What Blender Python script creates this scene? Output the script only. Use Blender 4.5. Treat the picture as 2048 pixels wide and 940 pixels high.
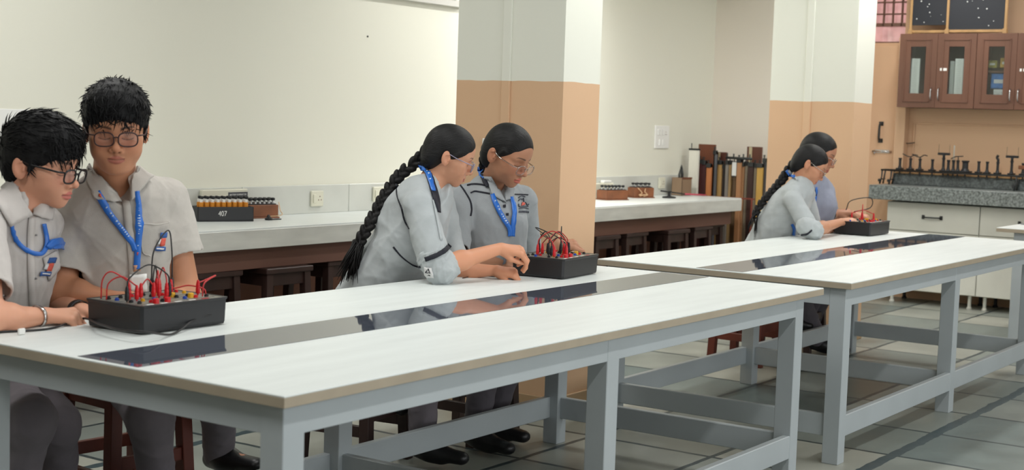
import bpy, bmesh, math, random
import numpy as np
from mathutils import Vector, Matrix
random.seed(7); rng = np.random.RandomState(5)
for o in list(bpy.data.objects): bpy.data.objects.remove(o)
SC = bpy.context.scene; COL = SC.collection
V = lambda *a: np.array(a, float)

# ---------------------------------------------------------------- camera
FPX = 2863.57
CR = V(0.56889568, -0.82177351, 0.03234202); CU = V(0.04816052, 0.07254734, 0.99620151); CF = V(0.82099834, 0.56517713, -0.08084891)
CC = V(-2.30830459, -2.18898214, 1.41168599)
cam = bpy.data.objects.new('camera', bpy.data.cameras.new('camera')); COL.objects.link(cam)
cam.data.sensor_width = 36; cam.data.lens = FPX/2048*36; cam.data.clip_start = .05; cam.data.clip_end = 60
m = Matrix.Identity(4)
for i in range(3):
    m[i][0] = CR[i]; m[i][1] = CU[i]; m[i][2] = -CF[i]; m[i][3] = CC[i]
cam.matrix_world = m
cam.data.dof.use_dof = True; cam.data.dof.focus_distance = 5.7; cam.data.dof.aperture_fstop = 4.5
SC.camera = cam
SC.view_settings.view_transform = 'Standard'; SC.view_settings.look = 'None'
SC.view_settings.gamma = 1; SC.view_settings.use_curve_mapping = False
SC.view_settings.exposure = 0.06
# ---------------------------------------------------------------- world and lights
W = bpy.data.worlds.new('world'); SC.world = W; W.use_nodes = True
W.node_tree.nodes['Background'].inputs[0].default_value = (.80, .88, 1.0, 1)
W.node_tree.nodes['Background'].inputs[1].default_value = 3.0

def area(name, loc, sx, sy, power, color=(1, .99, .965), rot=(0, 0, 0)):
    l = bpy.data.lights.new(name, 'AREA'); l.shape = 'RECTANGLE'; l.size = sx; l.size_y = sy
    l.energy = power; l.color = color
    o = bpy.data.objects.new(name, l); COL.objects.link(o); o.location = loc; o.rotation_euler = rot
    return o
LP = 21
for (x, y) in [(-1.6, -1.6), (1.1, -1.6), (3.9, -1.6), (6.7, -1.6), (-1.6, .9), (1.1, .9), (3.9, .9), (6.7, .9), (8.6, .2), (8.4, 1.6), (1.3, 2.55), (5.2, 2.6)]:
    area('ceiling_tube_light', (x, y, 2.97), 1.25, .16, LP)
area('wall_tube_light', (6.3, 3.3, 2.45), .16, .6, 30, rot=(math.radians(25), 0, 0))
area('window_daylight', (2.2, -4.3, 1.75), 9.0, 1.9, 130, (.95, .98, 1), rot=(math.radians(90), 0, 0))

# ---------------------------------------------------------------- helpers
def at(px, py, d):                      # picture point at a depth -> place in the room
    return CC + d*(CF + (px-1024)/FPX*CR - (py-470)/FPX*CU)
def on(px, py, ax, v):                  # picture point on an axis plane -> place in the room
    r = CF + (px-1024)/FPX*CR - (py-470)/FPX*CU
    return CC + r*((v-CC[ax])/r[ax])
def cd(a, b, c):                        # direction from camera axes (right, up, towards camera)
    v = a*CR + b*CU - c*CF; return v/np.linalg.norm(v)
def nrm(v): v = np.asarray(v, float); return v/np.linalg.norm(v)
def lin(c): c = c/255; return c/12.92 if c <= .04045 else ((c+.055)/1.055)**2.4
def rgb(r, g, b): return (lin(r), lin(g), lin(b), 1)

MATS = {}
def mat(name, c, rough=.6, metal=0, spec=.5, bump=0, bscale=200, var=0, vscale=4, stretch=(1, 1, 1), ior=None, sheen=0):
    if name in MATS: return MATS[name]
    m = bpy.data.materials.new(name); m.use_nodes = True; nt = m.node_tree; b = nt.nodes['Principled BSDF']
    b.inputs['Base Color'].default_value = rgb(*c); b.inputs['Roughness'].default_value = rough
    b.inputs['Metallic'].default_value = metal; b.inputs['Specular IOR Level'].default_value = spec
    if ior: b.inputs['IOR'].default_value = ior
    if sheen: b.inputs['Sheen Weight'].default_value = sheen
    tc = nt.nodes.new('ShaderNodeTexCoord'); mp = nt.nodes.new('ShaderNodeMapping'); mp.inputs['Scale'].default_value = stretch
    nt.links.new(tc.outputs['Object'], mp.inputs[0])
    if var:
        n = nt.nodes.new('ShaderNodeTexNoise'); n.inputs['Scale'].default_value = vscale; n.inputs['Detail'].default_value = 5
        nt.links.new(mp.outputs[0], n.inputs['Vector'])
        r = nt.nodes.new('ShaderNodeValToRGB'); r.color_ramp.elements[0].position = .3; r.color_ramp.elements[1].position = .7
        a = rgb(*[max(0, x*(1-var)) for x in c]); z = rgb(*[min(255, x*(1+var)) for x in c])
        r.color_ramp.elements[0].color = a; r.color_ramp.elements[1].color = z
        nt.links.new(n.outputs[0], r.inputs[0]); nt.links.new(r.outputs[0], b.inputs['Base Color'])
    if bump:
        n = nt.nodes.new('ShaderNodeTexNoise'); n.inputs['Scale'].default_value = bscale; n.inputs['Detail'].default_value = 3
        nt.links.new(mp.outputs[0], n.inputs['Vector'])
        u = nt.nodes.new('ShaderNodeBump'); u.inputs['Strength'].default_value = bump; u.inputs['Distance'].default_value = .002
        nt.links.new(n.outputs[0], u.inputs['Height']); nt.links.new(u.outputs[0], b.inputs['Normal'])
    MATS[name] = m; return m

def banded(name, lo, hi, zc):           # wall painted in two colours, the dado below zc
    m = mat(name, hi, .75, bump=.15, bscale=40); nt = m.node_tree; b = nt.nodes['Principled BSDF']
    g = nt.nodes.new('ShaderNodeNewGeometry'); s = nt.nodes.new('ShaderNodeSeparateXYZ'); c = nt.nodes.new('ShaderNodeMath'); c.operation = 'GREATER_THAN'
    nt.links.new(g.outputs['Position'], s.inputs[0])
    n = nt.nodes.new('ShaderNodeTexNoise'); n.inputs['Scale'].default_value = 5
    nt.links.new(g.outputs['Position'], n.inputs['Vector'])
    a = nt.nodes.new('ShaderNodeMath'); a.operation = 'MULTIPLY_ADD'; a.inputs[1].default_value = .016; nt.links.new(n.outputs[0], a.inputs[0]); nt.links.new(s.outputs[2], a.inputs[2])
    nt.links.new(a.outputs[0], c.inputs[0]); c.inputs[1].default_value = zc+.008
    x = nt.nodes.new('ShaderNodeMix'); x.data_type = 'RGBA'; x.inputs[6].default_value = rgb(*lo); x.inputs[7].default_value = rgb(*hi)
    nt.links.new(c.outputs[0], x.inputs[0]); nt.links.new(x.outputs[2], b.inputs['Base Color'])
    return m

CREAM = (226, 225, 211); PEACH = (219, 181, 145)
M_wallback = banded('wall_back_paint', (150, 105, 85), CREAM, .76)  # lower band is peach with the under-counter shade put into its colour
M_pillar = banded('pillar_paint', PEACH, (233, 234, 222), 1.592)
M_cream = mat('cream_paint', CREAM, .8, bump=.15, bscale=40)
M_end = mat('end_paint', (230, 222, 210), .8)
M_peach = mat('peach_paint', (216, 180, 146), .7)
M_ceil = mat('ceiling_paint', (178, 178, 172), .9)
M_far = mat('unseen_wall_paint', (128, 118, 106), .9)
M_frame = mat('grey_enamel', (177, 185, 188), .38, bump=.05, bscale=15, var=.02)
M_top = mat('white_laminate', (224, 230, 228), .42, var=.018, vscale=3, stretch=(.6, 6, 1), spec=.35)
M_edge = mat('beige_edge', (170, 158, 138), .55, var=.03, vscale=8)
M_strip = mat('dark_glass', (74, 80, 92), .03, spec=1.0, ior=2.1)
M_counter = mat('marbled_laminate', (206, 208, 202), .42, var=.06, vscale=3, stretch=(1, 1, 5))
M_counttop = mat('counter_laminate', (222, 227, 225), .35, var=.015)
M_splash = mat('splash_tile', (205, 207, 200), .35, var=.02)
M_black = mat('black_plastic', (26, 27, 30), .42, bump=.2, bscale=900)
M_rubber = mat('black_cable', (22, 22, 24), .45)
M_red = mat('red_plastic', (205, 22, 30), .35)
M_redcab = mat('red_cable', (190, 40, 40), .4)
M_blue = mat('blue_plastic', (35, 75, 170), .4)
M_yellow = mat('yellow_plastic', (225, 170, 30), .4)
M_white = mat('white_plastic', (232, 232, 228), .4)
M_cream_pl = mat('cream_plastic', (216, 214, 196), .45)
M_chrome = mat('chrome', (200, 200, 200), .22, metal=1)
M_steel = mat('dark_steel', (62, 64, 64), .4, metal=.6)
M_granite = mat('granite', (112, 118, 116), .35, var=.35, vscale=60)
M_grandark = mat('dark_granite', (84, 90, 90), .4, var=.3, vscale=60)  # darker granite tone, used for the upstand
M_maroon = mat('maroon_laminate', (104, 70, 54), .45, var=.08, vscale=3, stretch=(1, 1, .2))
M_stool = mat('dark_brown_wood', (52, 34, 30), .5, var=.15, vscale=6, stretch=(1, 1, .2))
M_stoolred = mat('red_brown_wood', (98, 44, 30), .5, var=.12, vscale=6, stretch=(1, 1, .2))
M_cab = mat('white_cabinet', (222, 222, 212), .4, var=.02)
M_woodlt = mat('pale_wood', (172, 136, 90), .55, var=.1, vscale=10, stretch=(1, 1, .1))
M_wood = mat('brown_wood', (122, 74, 46), .5, var=.12, vscale=10)
M_wooddk = mat('plank_wood', (104, 60, 38), .5, var=.12, vscale=6, stretch=(1, 1, .2))
M_chalk = mat('blackboard', (30, 33, 40), .6)
M_lany = mat('blue_ribbon', (36, 108, 200), .35, spec=.6)
M_lanytxt = mat('ribbon_print', (200, 220, 245), .5)
M_pipe = mat('navy_piping', (24, 26, 38), .7)
M_hair = mat('black_hair', (13, 13, 15), .6, spec=.28, bump=.5, bscale=300)
M_hairsm = mat('combed_hair', (14, 12, 12), .58, spec=.3)
def strands(m):
    nt = m.node_tree; b = nt.nodes['Principled BSDF']; a = nt.nodes.new('ShaderNodeAttribute'); a.attribute_name = 'strand'
    mp = nt.nodes.new('ShaderNodeMapping'); mp.inputs['Scale'].default_value = (38, 9, 1); nt.links.new(a.outputs['Vector'], mp.inputs[0])
    n = nt.nodes.new('ShaderNodeTexNoise'); n.inputs['Scale'].default_value = 1; n.inputs['Detail'].default_value = 4; nt.links.new(mp.outputs[0], n.inputs['Vector'])
    u = nt.nodes.new('ShaderNodeBump'); u.inputs['Strength'].default_value = .8; u.inputs['Distance'].default_value = .003; nt.links.new(n.outputs[0], u.inputs['Height']); nt.links.new(u.outputs[0], b.inputs['Normal'])
    return m
M_hairhead = strands(mat('pulled_back_hair', (12, 11, 12), .5, spec=.32))
M_shoe = mat('black_shoe', (20, 20, 22), .4)
M_sock = mat('grey_sock', (150, 148, 145), .9)
M_plate = mat('olive_plate', (124, 123, 112), .35)
M_brick = mat('outside_brick', (236, 172, 164), .9, var=.12, vscale=9)

def glass_mat(name, tint, fac, rough=.02):
    m = bpy.data.materials.new(name); m.use_nodes = True; nt = m.node_tree; nt.nodes.remove(nt.nodes['Principled BSDF'])
    t = nt.nodes.new('ShaderNodeBsdfTransparent'); t.inputs[0].default_value = rgb(*tint)
    g = nt.nodes.new('ShaderNodeBsdfGlossy'); g.inputs['Roughness'].default_value = rough
    x = nt.nodes.new('ShaderNodeMixShader'); x.inputs[0].default_value = fac
    nt.links.new(t.outputs[0], x.inputs[1]); nt.links.new(g.outputs[0], x.inputs[2]); nt.links.new(x.outputs[0], nt.nodes['Material Output'].inputs[0]); return m
M_lens = glass_mat('lens_glass', (252, 250, 252), .035)
M_pane = glass_mat('cabinet_glass', (236, 240, 239), .07)
M_clear = glass_mat('clear_acetate', (225, 215, 205), .3, .15)

def floor_mat():
    m = bpy.data.materials.new('stone_floor'); m.use_nodes = True; nt = m.node_tree; b = nt.nodes['Principled BSDF']; N = nt.nodes.new; L = nt.links.new
    g = N('ShaderNodeNewGeometry'); mp = N('ShaderNodeMapping'); mp.inputs['Location'].default_value = (-.26, .08, 0); L(g.outputs['Position'], mp.inputs[0])
    br = N('ShaderNodeTexBrick'); br.offset = 0; br.inputs['Scale'].default_value = 1; br.inputs['Brick Width'].default_value = .58; br.inputs['Row Height'].default_value = .59
    br.inputs['Mortar Size'].default_value = .013; br.inputs['Mortar Smooth'].default_value = .1; br.inputs['Bias'].default_value = 0
    br.inputs['Color1'].default_value = rgb(168, 169, 158); br.inputs['Color2'].default_value = rgb(106, 119, 117); br.inputs['Mortar'].default_value = rgb(58, 70, 72)
    nz0 = N('ShaderNodeTexNoise'); nz0.inputs['Scale'].default_value = 6; L(g.outputs['Position'], nz0.inputs['Vector'])
    va = N('ShaderNodeVectorMath'); va.operation = 'MULTIPLY_ADD'; va.inputs[1].default_value = (.018, .018, 0); L(nz0.outputs['Color'], va.inputs[0]); L(mp.outputs[0], va.inputs[2]); L(va.outputs[0], br.inputs['Vector'])
    n = N('ShaderNodeTexNoise'); n.inputs['Scale'].default_value = 3.5; n.inputs['Detail'].default_value = 6; L(g.outputs['Position'], n.inputs['Vector'])
    mx = N('ShaderNodeMix'); mx.data_type = 'RGBA'; mx.blend_type = 'OVERLAY'; mx.inputs[0].default_value = .35; L(br.outputs[0], mx.inputs[6]); L(n.outputs[0], mx.inputs[7])
    # wide broken joint along the room
    s = N('ShaderNodeSeparateXYZ'); L(va.outputs[0], s.inputs[0])
    def mth(op, a, bb=None):
        q = N('ShaderNodeMath'); q.operation = op
        for i, vv in enumerate((a, bb)):
            if vv is None: continue
            if isinstance(vv, (int, float)): q.inputs[i].default_value = vv
            else: L(vv, q.inputs[i])
        return q.outputs[0]
    md = mth('PINGPONG', mth('ADD', s.outputs[1], .0), .59*2)
    n2 = N('ShaderNodeTexNoise'); n2.inputs['Scale'].default_value = 9; L(g.outputs['Position'], n2.inputs['Vector'])
    k = mth('LESS_THAN', mth('SUBTRACT', md, mth('MULTIPLY', n2.outputs[0], .03)), .012)
    m3 = N('ShaderNodeMix'); m3.data_type = 'RGBA'; L(k, m3.inputs[0]); L(mx.outputs[2], m3.inputs[6]); m3.inputs[7].default_value = rgb(62, 78, 82)
    L(m3.outputs[2], b.inputs['Base Color'])
    r = N('ShaderNodeMapRange'); L(n.outputs[0], r.inputs[0]); r.inputs[3].default_value = .22; r.inputs[4].default_value = .5; L(r.outputs[0], b.inputs['Roughness'])
    bu = N('ShaderNodeBump'); bu.inputs['Strength'].default_value = .25; bu.inputs['Distance'].default_value = .01; L(n.outputs[0], bu.inputs['Height']); L(bu.outputs[0], b.inputs['Normal'])
    return m
M_floor = floor_mat()

# mesh building -------------------------------------------------
class MB:
    def __init__(s): s.v = []; s.f = []; s.sm = []
    def add(s, vs, fs, smooth=False):
        o = len(s.v); s.v += [tuple(map(float, v)) for v in vs]; s.f += [tuple(i+o for i in f) for f in fs]; s.sm += [smooth]*len(fs); return s
    def box(s, x0, x1, y0, y1, z0, z1, c=.002, M=None):
        c = min(c, (x1-x0)*.3, (y1-y0)*.3, (z1-z0)*.3)
        vs = []; fs = []
        bm = bmesh.new(); bmesh.ops.create_cube(bm, size=1)
        for v in bm.verts: v.co = Vector(((x0+x1)/2+v.co.x*(x1-x0), (y0+y1)/2+v.co.y*(y1-y0), (z0+z1)/2+v.co.z*(z1-z0)))
        if c > 1e-5: bmesh.ops.bevel(bm, geom=bm.edges[:], offset=c, segments=1, affect='EDGES')
        if M is not None: bmesh.ops.transform(bm, matrix=M, verts=bm.verts)
        bm.verts.ensure_lookup_table(); vs = [v.co[:] for v in bm.verts]; fs = [[v.index for v in f.verts] for f in bm.faces]; bm.free()
        return s.add(vs, fs)
    def tube(s, pts, r, n=8, cap=True, flat=None):
        pts = [np.asarray(p, float) for p in pts]; rs = r if hasattr(r, '__len__') else [r]*len(pts)
        t0 = nrm(pts[1]-pts[0]); a = np.cross(t0, (0, 0, 1)); a = nrm(a) if np.linalg.norm(a) > .05 else V(1, 0, 0)
        vs = []
        for i, p in enumerate(pts):
            t = nrm(pts[min(i+1, len(pts)-1)]-pts[max(i-1, 0)]); a = a-t*(a@t); a = nrm(a); b = np.cross(t, a)
            for k in range(n):
                th = 2*math.pi*k/n; vs.append(p+rs[i]*(math.cos(th)*a+math.sin(th)*b))
        fs = [(i*n+k, i*n+(k+1) % n, (i+1)*n+(k+1) % n, (i+1)*n+k) for i in range(len(pts)-1) for k in range(n)]
        if cap: fs += [tuple(range(n))[::-1], tuple((len(pts)-1)*n+k for k in range(n))]
        return s.add(vs, fs, True)
    def lathe(s, c, prof, n=20, axis='z'):
        vs = []; P = len(prof)
        for (r, z) in prof:
            for k in range(n):
                th = 2*math.pi*k/n; p = (r*math.cos(th), r*math.sin(th), z)
                if axis == 'x': p = (z, p[0], p[1])
                if axis == 'y': p = (p[1], z, p[0])
                vs.append((c[0]+p[0], c[1]+p[1], c[2]+p[2]))
        fs = [(i*n+k, i*n+(k+1) % n, (i+1)*n+(k+1) % n, (i+1)*n+k) for i in range(P-1) for k in range(n)]
        fs += [tuple(range(n))[::-1], tuple((P-1)*n+k for k in range(n))]
        return s.add(vs, fs, False)
    def build(s, name, m, parent=None, mods=None):
        me = bpy.data.meshes.new(name); me.from_pydata(s.v, [], s.f); me.update()
        me.polygons.foreach_set('use_smooth', s.sm); me.materials.append(m)
        o = bpy.data.objects.new(name, me); COL.objects.link(o)
        if parent: o.parent = parent
        return o
def sp(pts, n=24):                        # smooth curve through points
    P = [np.asarray(p, float) for p in pts]; P = [2*P[0]-P[1]]+P+[2*P[-1]-P[-2]]; out = []
    seg = len(P)-3; k = max(2, n//seg)
    for i in range(seg):
        for j in range(k):
            t = j/k; a, b, c, d = P[i:i+4]
            out.append(.5*((2*b)+(-a+c)*t+(2*a-5*b+4*c-d)*t*t+(-a+3*b-3*c+d)*t**3))
    out.append(P[-2]); return out
def tag(o, label=None, cat=None, group=None, kind=None):
    if label: o['label'] = label
    if cat: o['category'] = cat
    if group: o['group'] = group
    if kind: o['kind'] = kind
    return o
def empty(name, loc, label, cat, group=None):
    o = bpy.data.objects.new(name, None); COL.objects.link(o); o.location = [float(x) for x in loc]; o.empty_display_size = .05
    return tag(o, label, cat, group)
def struct(name, mb, m): return tag(mb.build(name, m), kind='structure')
def copy_tree(o, loc, rz=0, label=None, group=None):
    c = o.copy(); COL.objects.link(c); c.location = loc; c.rotation_euler = (0, 0, rz)
    if label: c['label'] = label
    if group: c['group'] = group
    def rec(a, b):
        for ch in a.children:
            d = ch.copy(); COL.objects.link(d); d.parent = b; rec(ch, d)
    rec(o, c); return c
def text_mesh(body, size, M, m, name, parent, depth=.0005):
    cu = bpy.data.curves.new(name, 'FONT'); cu.body = body; cu.size = size; cu.extrude = depth; cu.align_x = 'CENTER'; cu.align_y = 'CENTER'
    o = bpy.data.objects.new(name, cu); COL.objects.link(o)
    dg = bpy.context.evaluated_depsgraph_get(); me = bpy.data.meshes.new_from_object(o.evaluated_get(dg)); bpy.data.objects.remove(o)
    me.transform(M); me.materials.clear(); me.materials.append(m)
    q = bpy.data.objects.new(name, me); COL.objects.link(q); q.parent = parent; return q
def frameM(o, x, y, z):
    m = Matrix.Identity(4)
    for i in range(3): m[i][0] = x[i]; m[i][1] = y[i]; m[i][2] = z[i]; m[i][3] = o[i]
    return m

# ================================================================ the room
struct('floor', MB().box(-4.5, 10.2, -4.6, 3.7, -.1, 0, 0), M_floor)
struct('ceiling', MB().box(-4.5, 10.2, -4.6, 3.7, 3.0, 3.1, 0), M_ceil)
wb = MB(); WX0, WX1, WZ = 4.3, 5.36, 2.175
wb.box(-4.5, WX0, 3.6, 3.75, 0, 3.0, 0); wb.box(WX1, 9.16, 3.6, 3.75, 0, 3.0, 0); wb.box(WX0, WX1, 3.6, 3.75, 0, WZ, 0); wb.box(WX0, WX1, 3.6, 3.75, 2.85, 3.0, 0)
struct('wall_back', wb, M_wallback)
struct('wall_left', MB().box(-4.6, -4.5, -4.6, 3.7, 0, 3.0, 0), M_far)
struct('wall_front', MB().box(-4.6, 10.2, -4.7, -4.6, 0, 3.0, 0), M_far)
struct('wall_end', MB().box(9.16, 9.3, 2.42, 3.75, 0, 3.0, 0), M_end)
RX = 9.62
wr = MB(); wr.box(RX, RX+.12, -4.6, 2.05, 0, 3.0, 0); wr.box(RX, RX+.12, 2.05, 2.42, 0, 2.16, 0); wr.box(RX, RX+.12, 2.05, 2.42, 2.85, 3.0, 0)
wr.box(9.3, RX+.12, 2.42, 2.5, 0, 3.0, 0)
struct('wall_right', wr, M_peach)
# windows
w = struct('window_1', MB().box(WX0, WX1, 3.66, 3.68, WZ, 2.85, 0), mat('grey_glass', (112, 116, 122), .15))
fr = MB(); fr.box(WX0, WX1, 3.6, 3.7, WZ, WZ+.035); fr.box(WX1-.05, WX1, 3.6, 3.7, WZ, 2.85); fr.box(WX0, WX0+.05, 3.6, 3.7, WZ, 2.85)
fr.build('window_frame', mat('grey_sill', (200, 198, 190), .5), w)
MB().box(WX0-.04, WX1+.06, 3.56, 3.6, WZ-.04, WZ+.002).build('window_sill', mat('grey_sill', (200, 198, 190), .5), w)
w = struct('window_2', MB().box(RX+.07, RX+.075, 2.05, 2.42, 2.16, 2.85, 0), M_pane)
fr = MB()
for z in (2.16, 2.30, 2.40, 2.50, 2.62, 2.74): fr.box(RX+.02, RX+.05, 2.05, 2.42, z, z+(.03 if z == 2.30 else .012))
for y in (2.09, 2.17, 2.25, 2.33): fr.box(RX+.02, RX+.05, y, y+.012, 2.30, 2.85)
fr.build('window_frame', mat('grille_paint', (120, 90, 76), .5), w)
struct('wall_outside', MB().box(RX+1.2, RX+1.3, -1, 5, 0, 5, 0), M_brick)
# beams and pillars
def pillar(name, X, y0, y1, xd, cond):
    b = MB(); q = .21
    # prism: near facet slightly canted
    pts = [(X, y0), (X, y1), (X+xd, y1), (X+xd, y0)]
    vs = [(x, y, z) for z in (0, 3.0) for (x, y) in pts]; n = len(pts)
    fs = [tuple(range(n)), tuple(range(n, 2*n))[::-1]]+[(i, i+n, (i+1) % n+n, (i+1) % n) for i in range(n)]
    b.add(vs, fs); o = struct(name, b, M_pillar)
    c = MB().box(X-.012, X+.01, cond-.025, cond+.025, 0, 3.0, .004); c.build('conduit', M_pillar, o)
    MB().box(X-.008, X+xd+.01, y0-.01, y1+.01, 0, .1, .003).build('skirting', mat('tan_skirting', (186, 156, 120), .5), o)
    return o
pillar('pillar', 3.33, 1.43, 2.05, .326, 1.752)
pillar('pillar', 6.68, 1.322, 1.918, .32, 1.645)
struct('trim_1', MB().box(6.4, 9.16, 3.2, 3.6, 2.62, 3.0, .003), M_cream)

# wall counter
cnt = empty('wall_counter', (2.5, 3.3, .714), 'long white laminate counter fixed along the back wall with a deep grey front edge', 'counter')
def P_(mb, name, m, root):               # parts are given in room coordinates; shift to the root
    l = root.location; mb.v = [(a-l[0], b-l[1], c-l[2]) for a, b, c in mb.v]; return mb.build(name, m, root)
P_(MB().box(-3.4, 8.56, 2.99, 3.598, .805, .817, .001), 'countertop', M_counttop, cnt)
P_(MB().box(-3.4, 8.56, 2.986, 3.01, .712, .808, .002), 'front_edge', M_counter, cnt)
P_(MB().box(8.54, 8.565, 3.01, 3.598, .712, .808, .002), 'side_edge', M_counter, cnt)
xs = [-3.4]+[-2.9+.9*k for k in range(12)]+[8.56]
for a_, b_ in zip(xs[:-1], xs[1:]): P_(MB().box(a_+.0015, b_-.0015, 3.575, 3.599, .8175, .984, .002), 'backsplash_tile', M_splash, cnt)
P_(MB().box(-3.4, 8.5, 3.05, 3.08, .60, .712, .002), 'support_rail', mat('brown_rail', (112, 78, 66), .6), cnt)

# ---------------------------------------------------------------- laboratory tables
def lab_table(loc, L, label, rz=0, group='white topped laboratory tables'):
    t = empty('lab_table', loc, label, 'table', group); t.rotation_euler = (0, 0, rz); Wd = 1.229; H = .78
    MB().box(0.001, L-.001, 0.001, Wd-.001, H-.005, H, .0015).build('tabletop', M_top, t)
    e = MB(); e.box(0, L, 0, Wd, H-.028, H-.0045, .001); e.build('edge_band', M_edge, t)
    MB().box(.015, L-.02, .501, .727, H, H+.0012, .0004).build('glass_strip', M_strip, t)
    q = .035; lw = .072; X = [q, L/2-.075, L-.183]
    for y0 in (q, Wd-q-lw):
        for x0 in X: MB().box(x0, x0+lw, y0, y0+lw, 0, H-.029, .002).build('leg', M_frame, t)
    a = X[0]; b = X[2]+lw
    for y0 in (q+.0015, Wd-q-.0315):
        MB().box(a+.001, b-.001, y0, y0+.03, H-.105, H-.0295, .001).build('apron', M_frame, t)
    for x0 in (a+.0015, b-.0315): MB().box(x0, x0+.03, q+.03, Wd-q-.03, H-.105, H-.0295, .001).build('apron', M_frame, t)
    for y0 in (q+.002, Wd-q-.032):
        MB().box(a+.004, b-.004, y0, y0+.03, .112, .205, .003).build('rail', M_frame, t)
    for x0 in X: MB().box(x0+.02, x0+.05, q+.03, Wd-q-.03, .112, .205, .003).build('cross_rail', M_frame, t)
    return t
T1 = lab_table((0, 0, 0), 3.078, 'nearest long white lab table with grey legs and a glossy dark strip along its top')
T2 = lab_table((3.345, -.01, 0), 3.16, 'second long white lab table behind the nearest one, end to end with it')
T4 = lab_table((8.82, -3.0, 0), 3.62, 'white lab table with grey frame cut off by the right edge of the photo', math.pi/2)

# ---------------------------------------------------------------- stools
def stool(loc, rz, m, label, h=.60, w=.34, group=None):
    t = empty('stool', loc, label, 'stool', group); t.rotation_euler = (0, 0, rz); k = w/2
    MB().box(-k, k, -k, k, h-.03, h, .005).build('seat', m, t)
    for sx in (-1, 1):
        for sy in (-1, 1):
            b = MB(); b.box(-.022, .022, -.022, .022, 0, h-.03, .002)
            b.v = [(x+sx*(k-.035+.02*(1-z/h)), y+sy*(k-.035+.02*(1-z/h)), z) for x, y, z in b.v]; b.build('leg', m, t)
    for s in (-1, 1):
        MB().box(-k+.05, k-.05, s*(k-.035)-.012, s*(k-.035)+.012, h-.095, h-.031, .002).build('apron', m, t)
        MB().box(s*(k-.035)-.012, s*(k-.035)+.012, -k+.05, k-.05, h-.095, h-.031, .002).build('apron', m, t)
        MB().box(-k+.03, k-.03, s*(k-.022)-.011, s*(k-.022)+.011, .20, .245, .002).build('rung', m, t)
        MB().box(s*(k-.022)-.011, s*(k-.022)+.011, -k+.03, k-.03, .14, .185, .002).build('rung', m, t)
    return t
s0 = stool((2.73, 3.22, 0), .02, M_stool, 'dark wooden stool under the back counter, straight below the black box of vials', group='stools stored under the wall counter')
for (x, y, r, l) in [(3.19, 3.16, -.03, 'dark wooden stool under the back counter, second from the left'),
                     (3.72, 3.24, .05, 'dark wooden stool under the back counter, just left of the long braid'),
                     (6.5, 3.2, 0, 'dark wooden stool under the back counter, right beside the nearer pillar'),
                     (6.95, 3.22, .03, 'dark wooden stool under the back counter, second right of the nearer pillar'),
                     (7.50, 3.16, -.02, 'dark wooden stool under the back counter, third right of the nearer pillar'),
                     (8.02, 3.22, .04, 'dark wooden stool under the back counter, second from its right end'),
                     (8.38, 3.3, 0, 'dark wooden stool under the back counter, last at its right end')]:
    copy_tree(s0, (x, y, 0), r, l)
stool((.44, 1.72, 0), .1, M_stoolred, 'dark red wooden stool under the boy at the left edge', h=.50, w=.34)
stool((.96, 1.66, 0), -.1, M_stoolred, 'dark red wooden stool under the boy with the round face', h=.50, w=.34)
stool((2.08, 1.58, 0), .15, M_stool, 'dark brown stool under the leaning girl with the long braid', h=.50, w=.34)
stool((2.76, 1.52, 0), 0, M_stool, 'dark brown stool under the girl with clear framed glasses beside the pillar', h=.50, w=.34)
stool((5.55, 1.48, 0), 0, M_stoolred, 'reddish brown stool under the braided girl at the far table', h=.50, w=.34)
stool((6.22, 1.48, 0), .1, M_stool, 'dark stool under the girl hidden behind the far braided girl', h=.50, w=.34)

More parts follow.
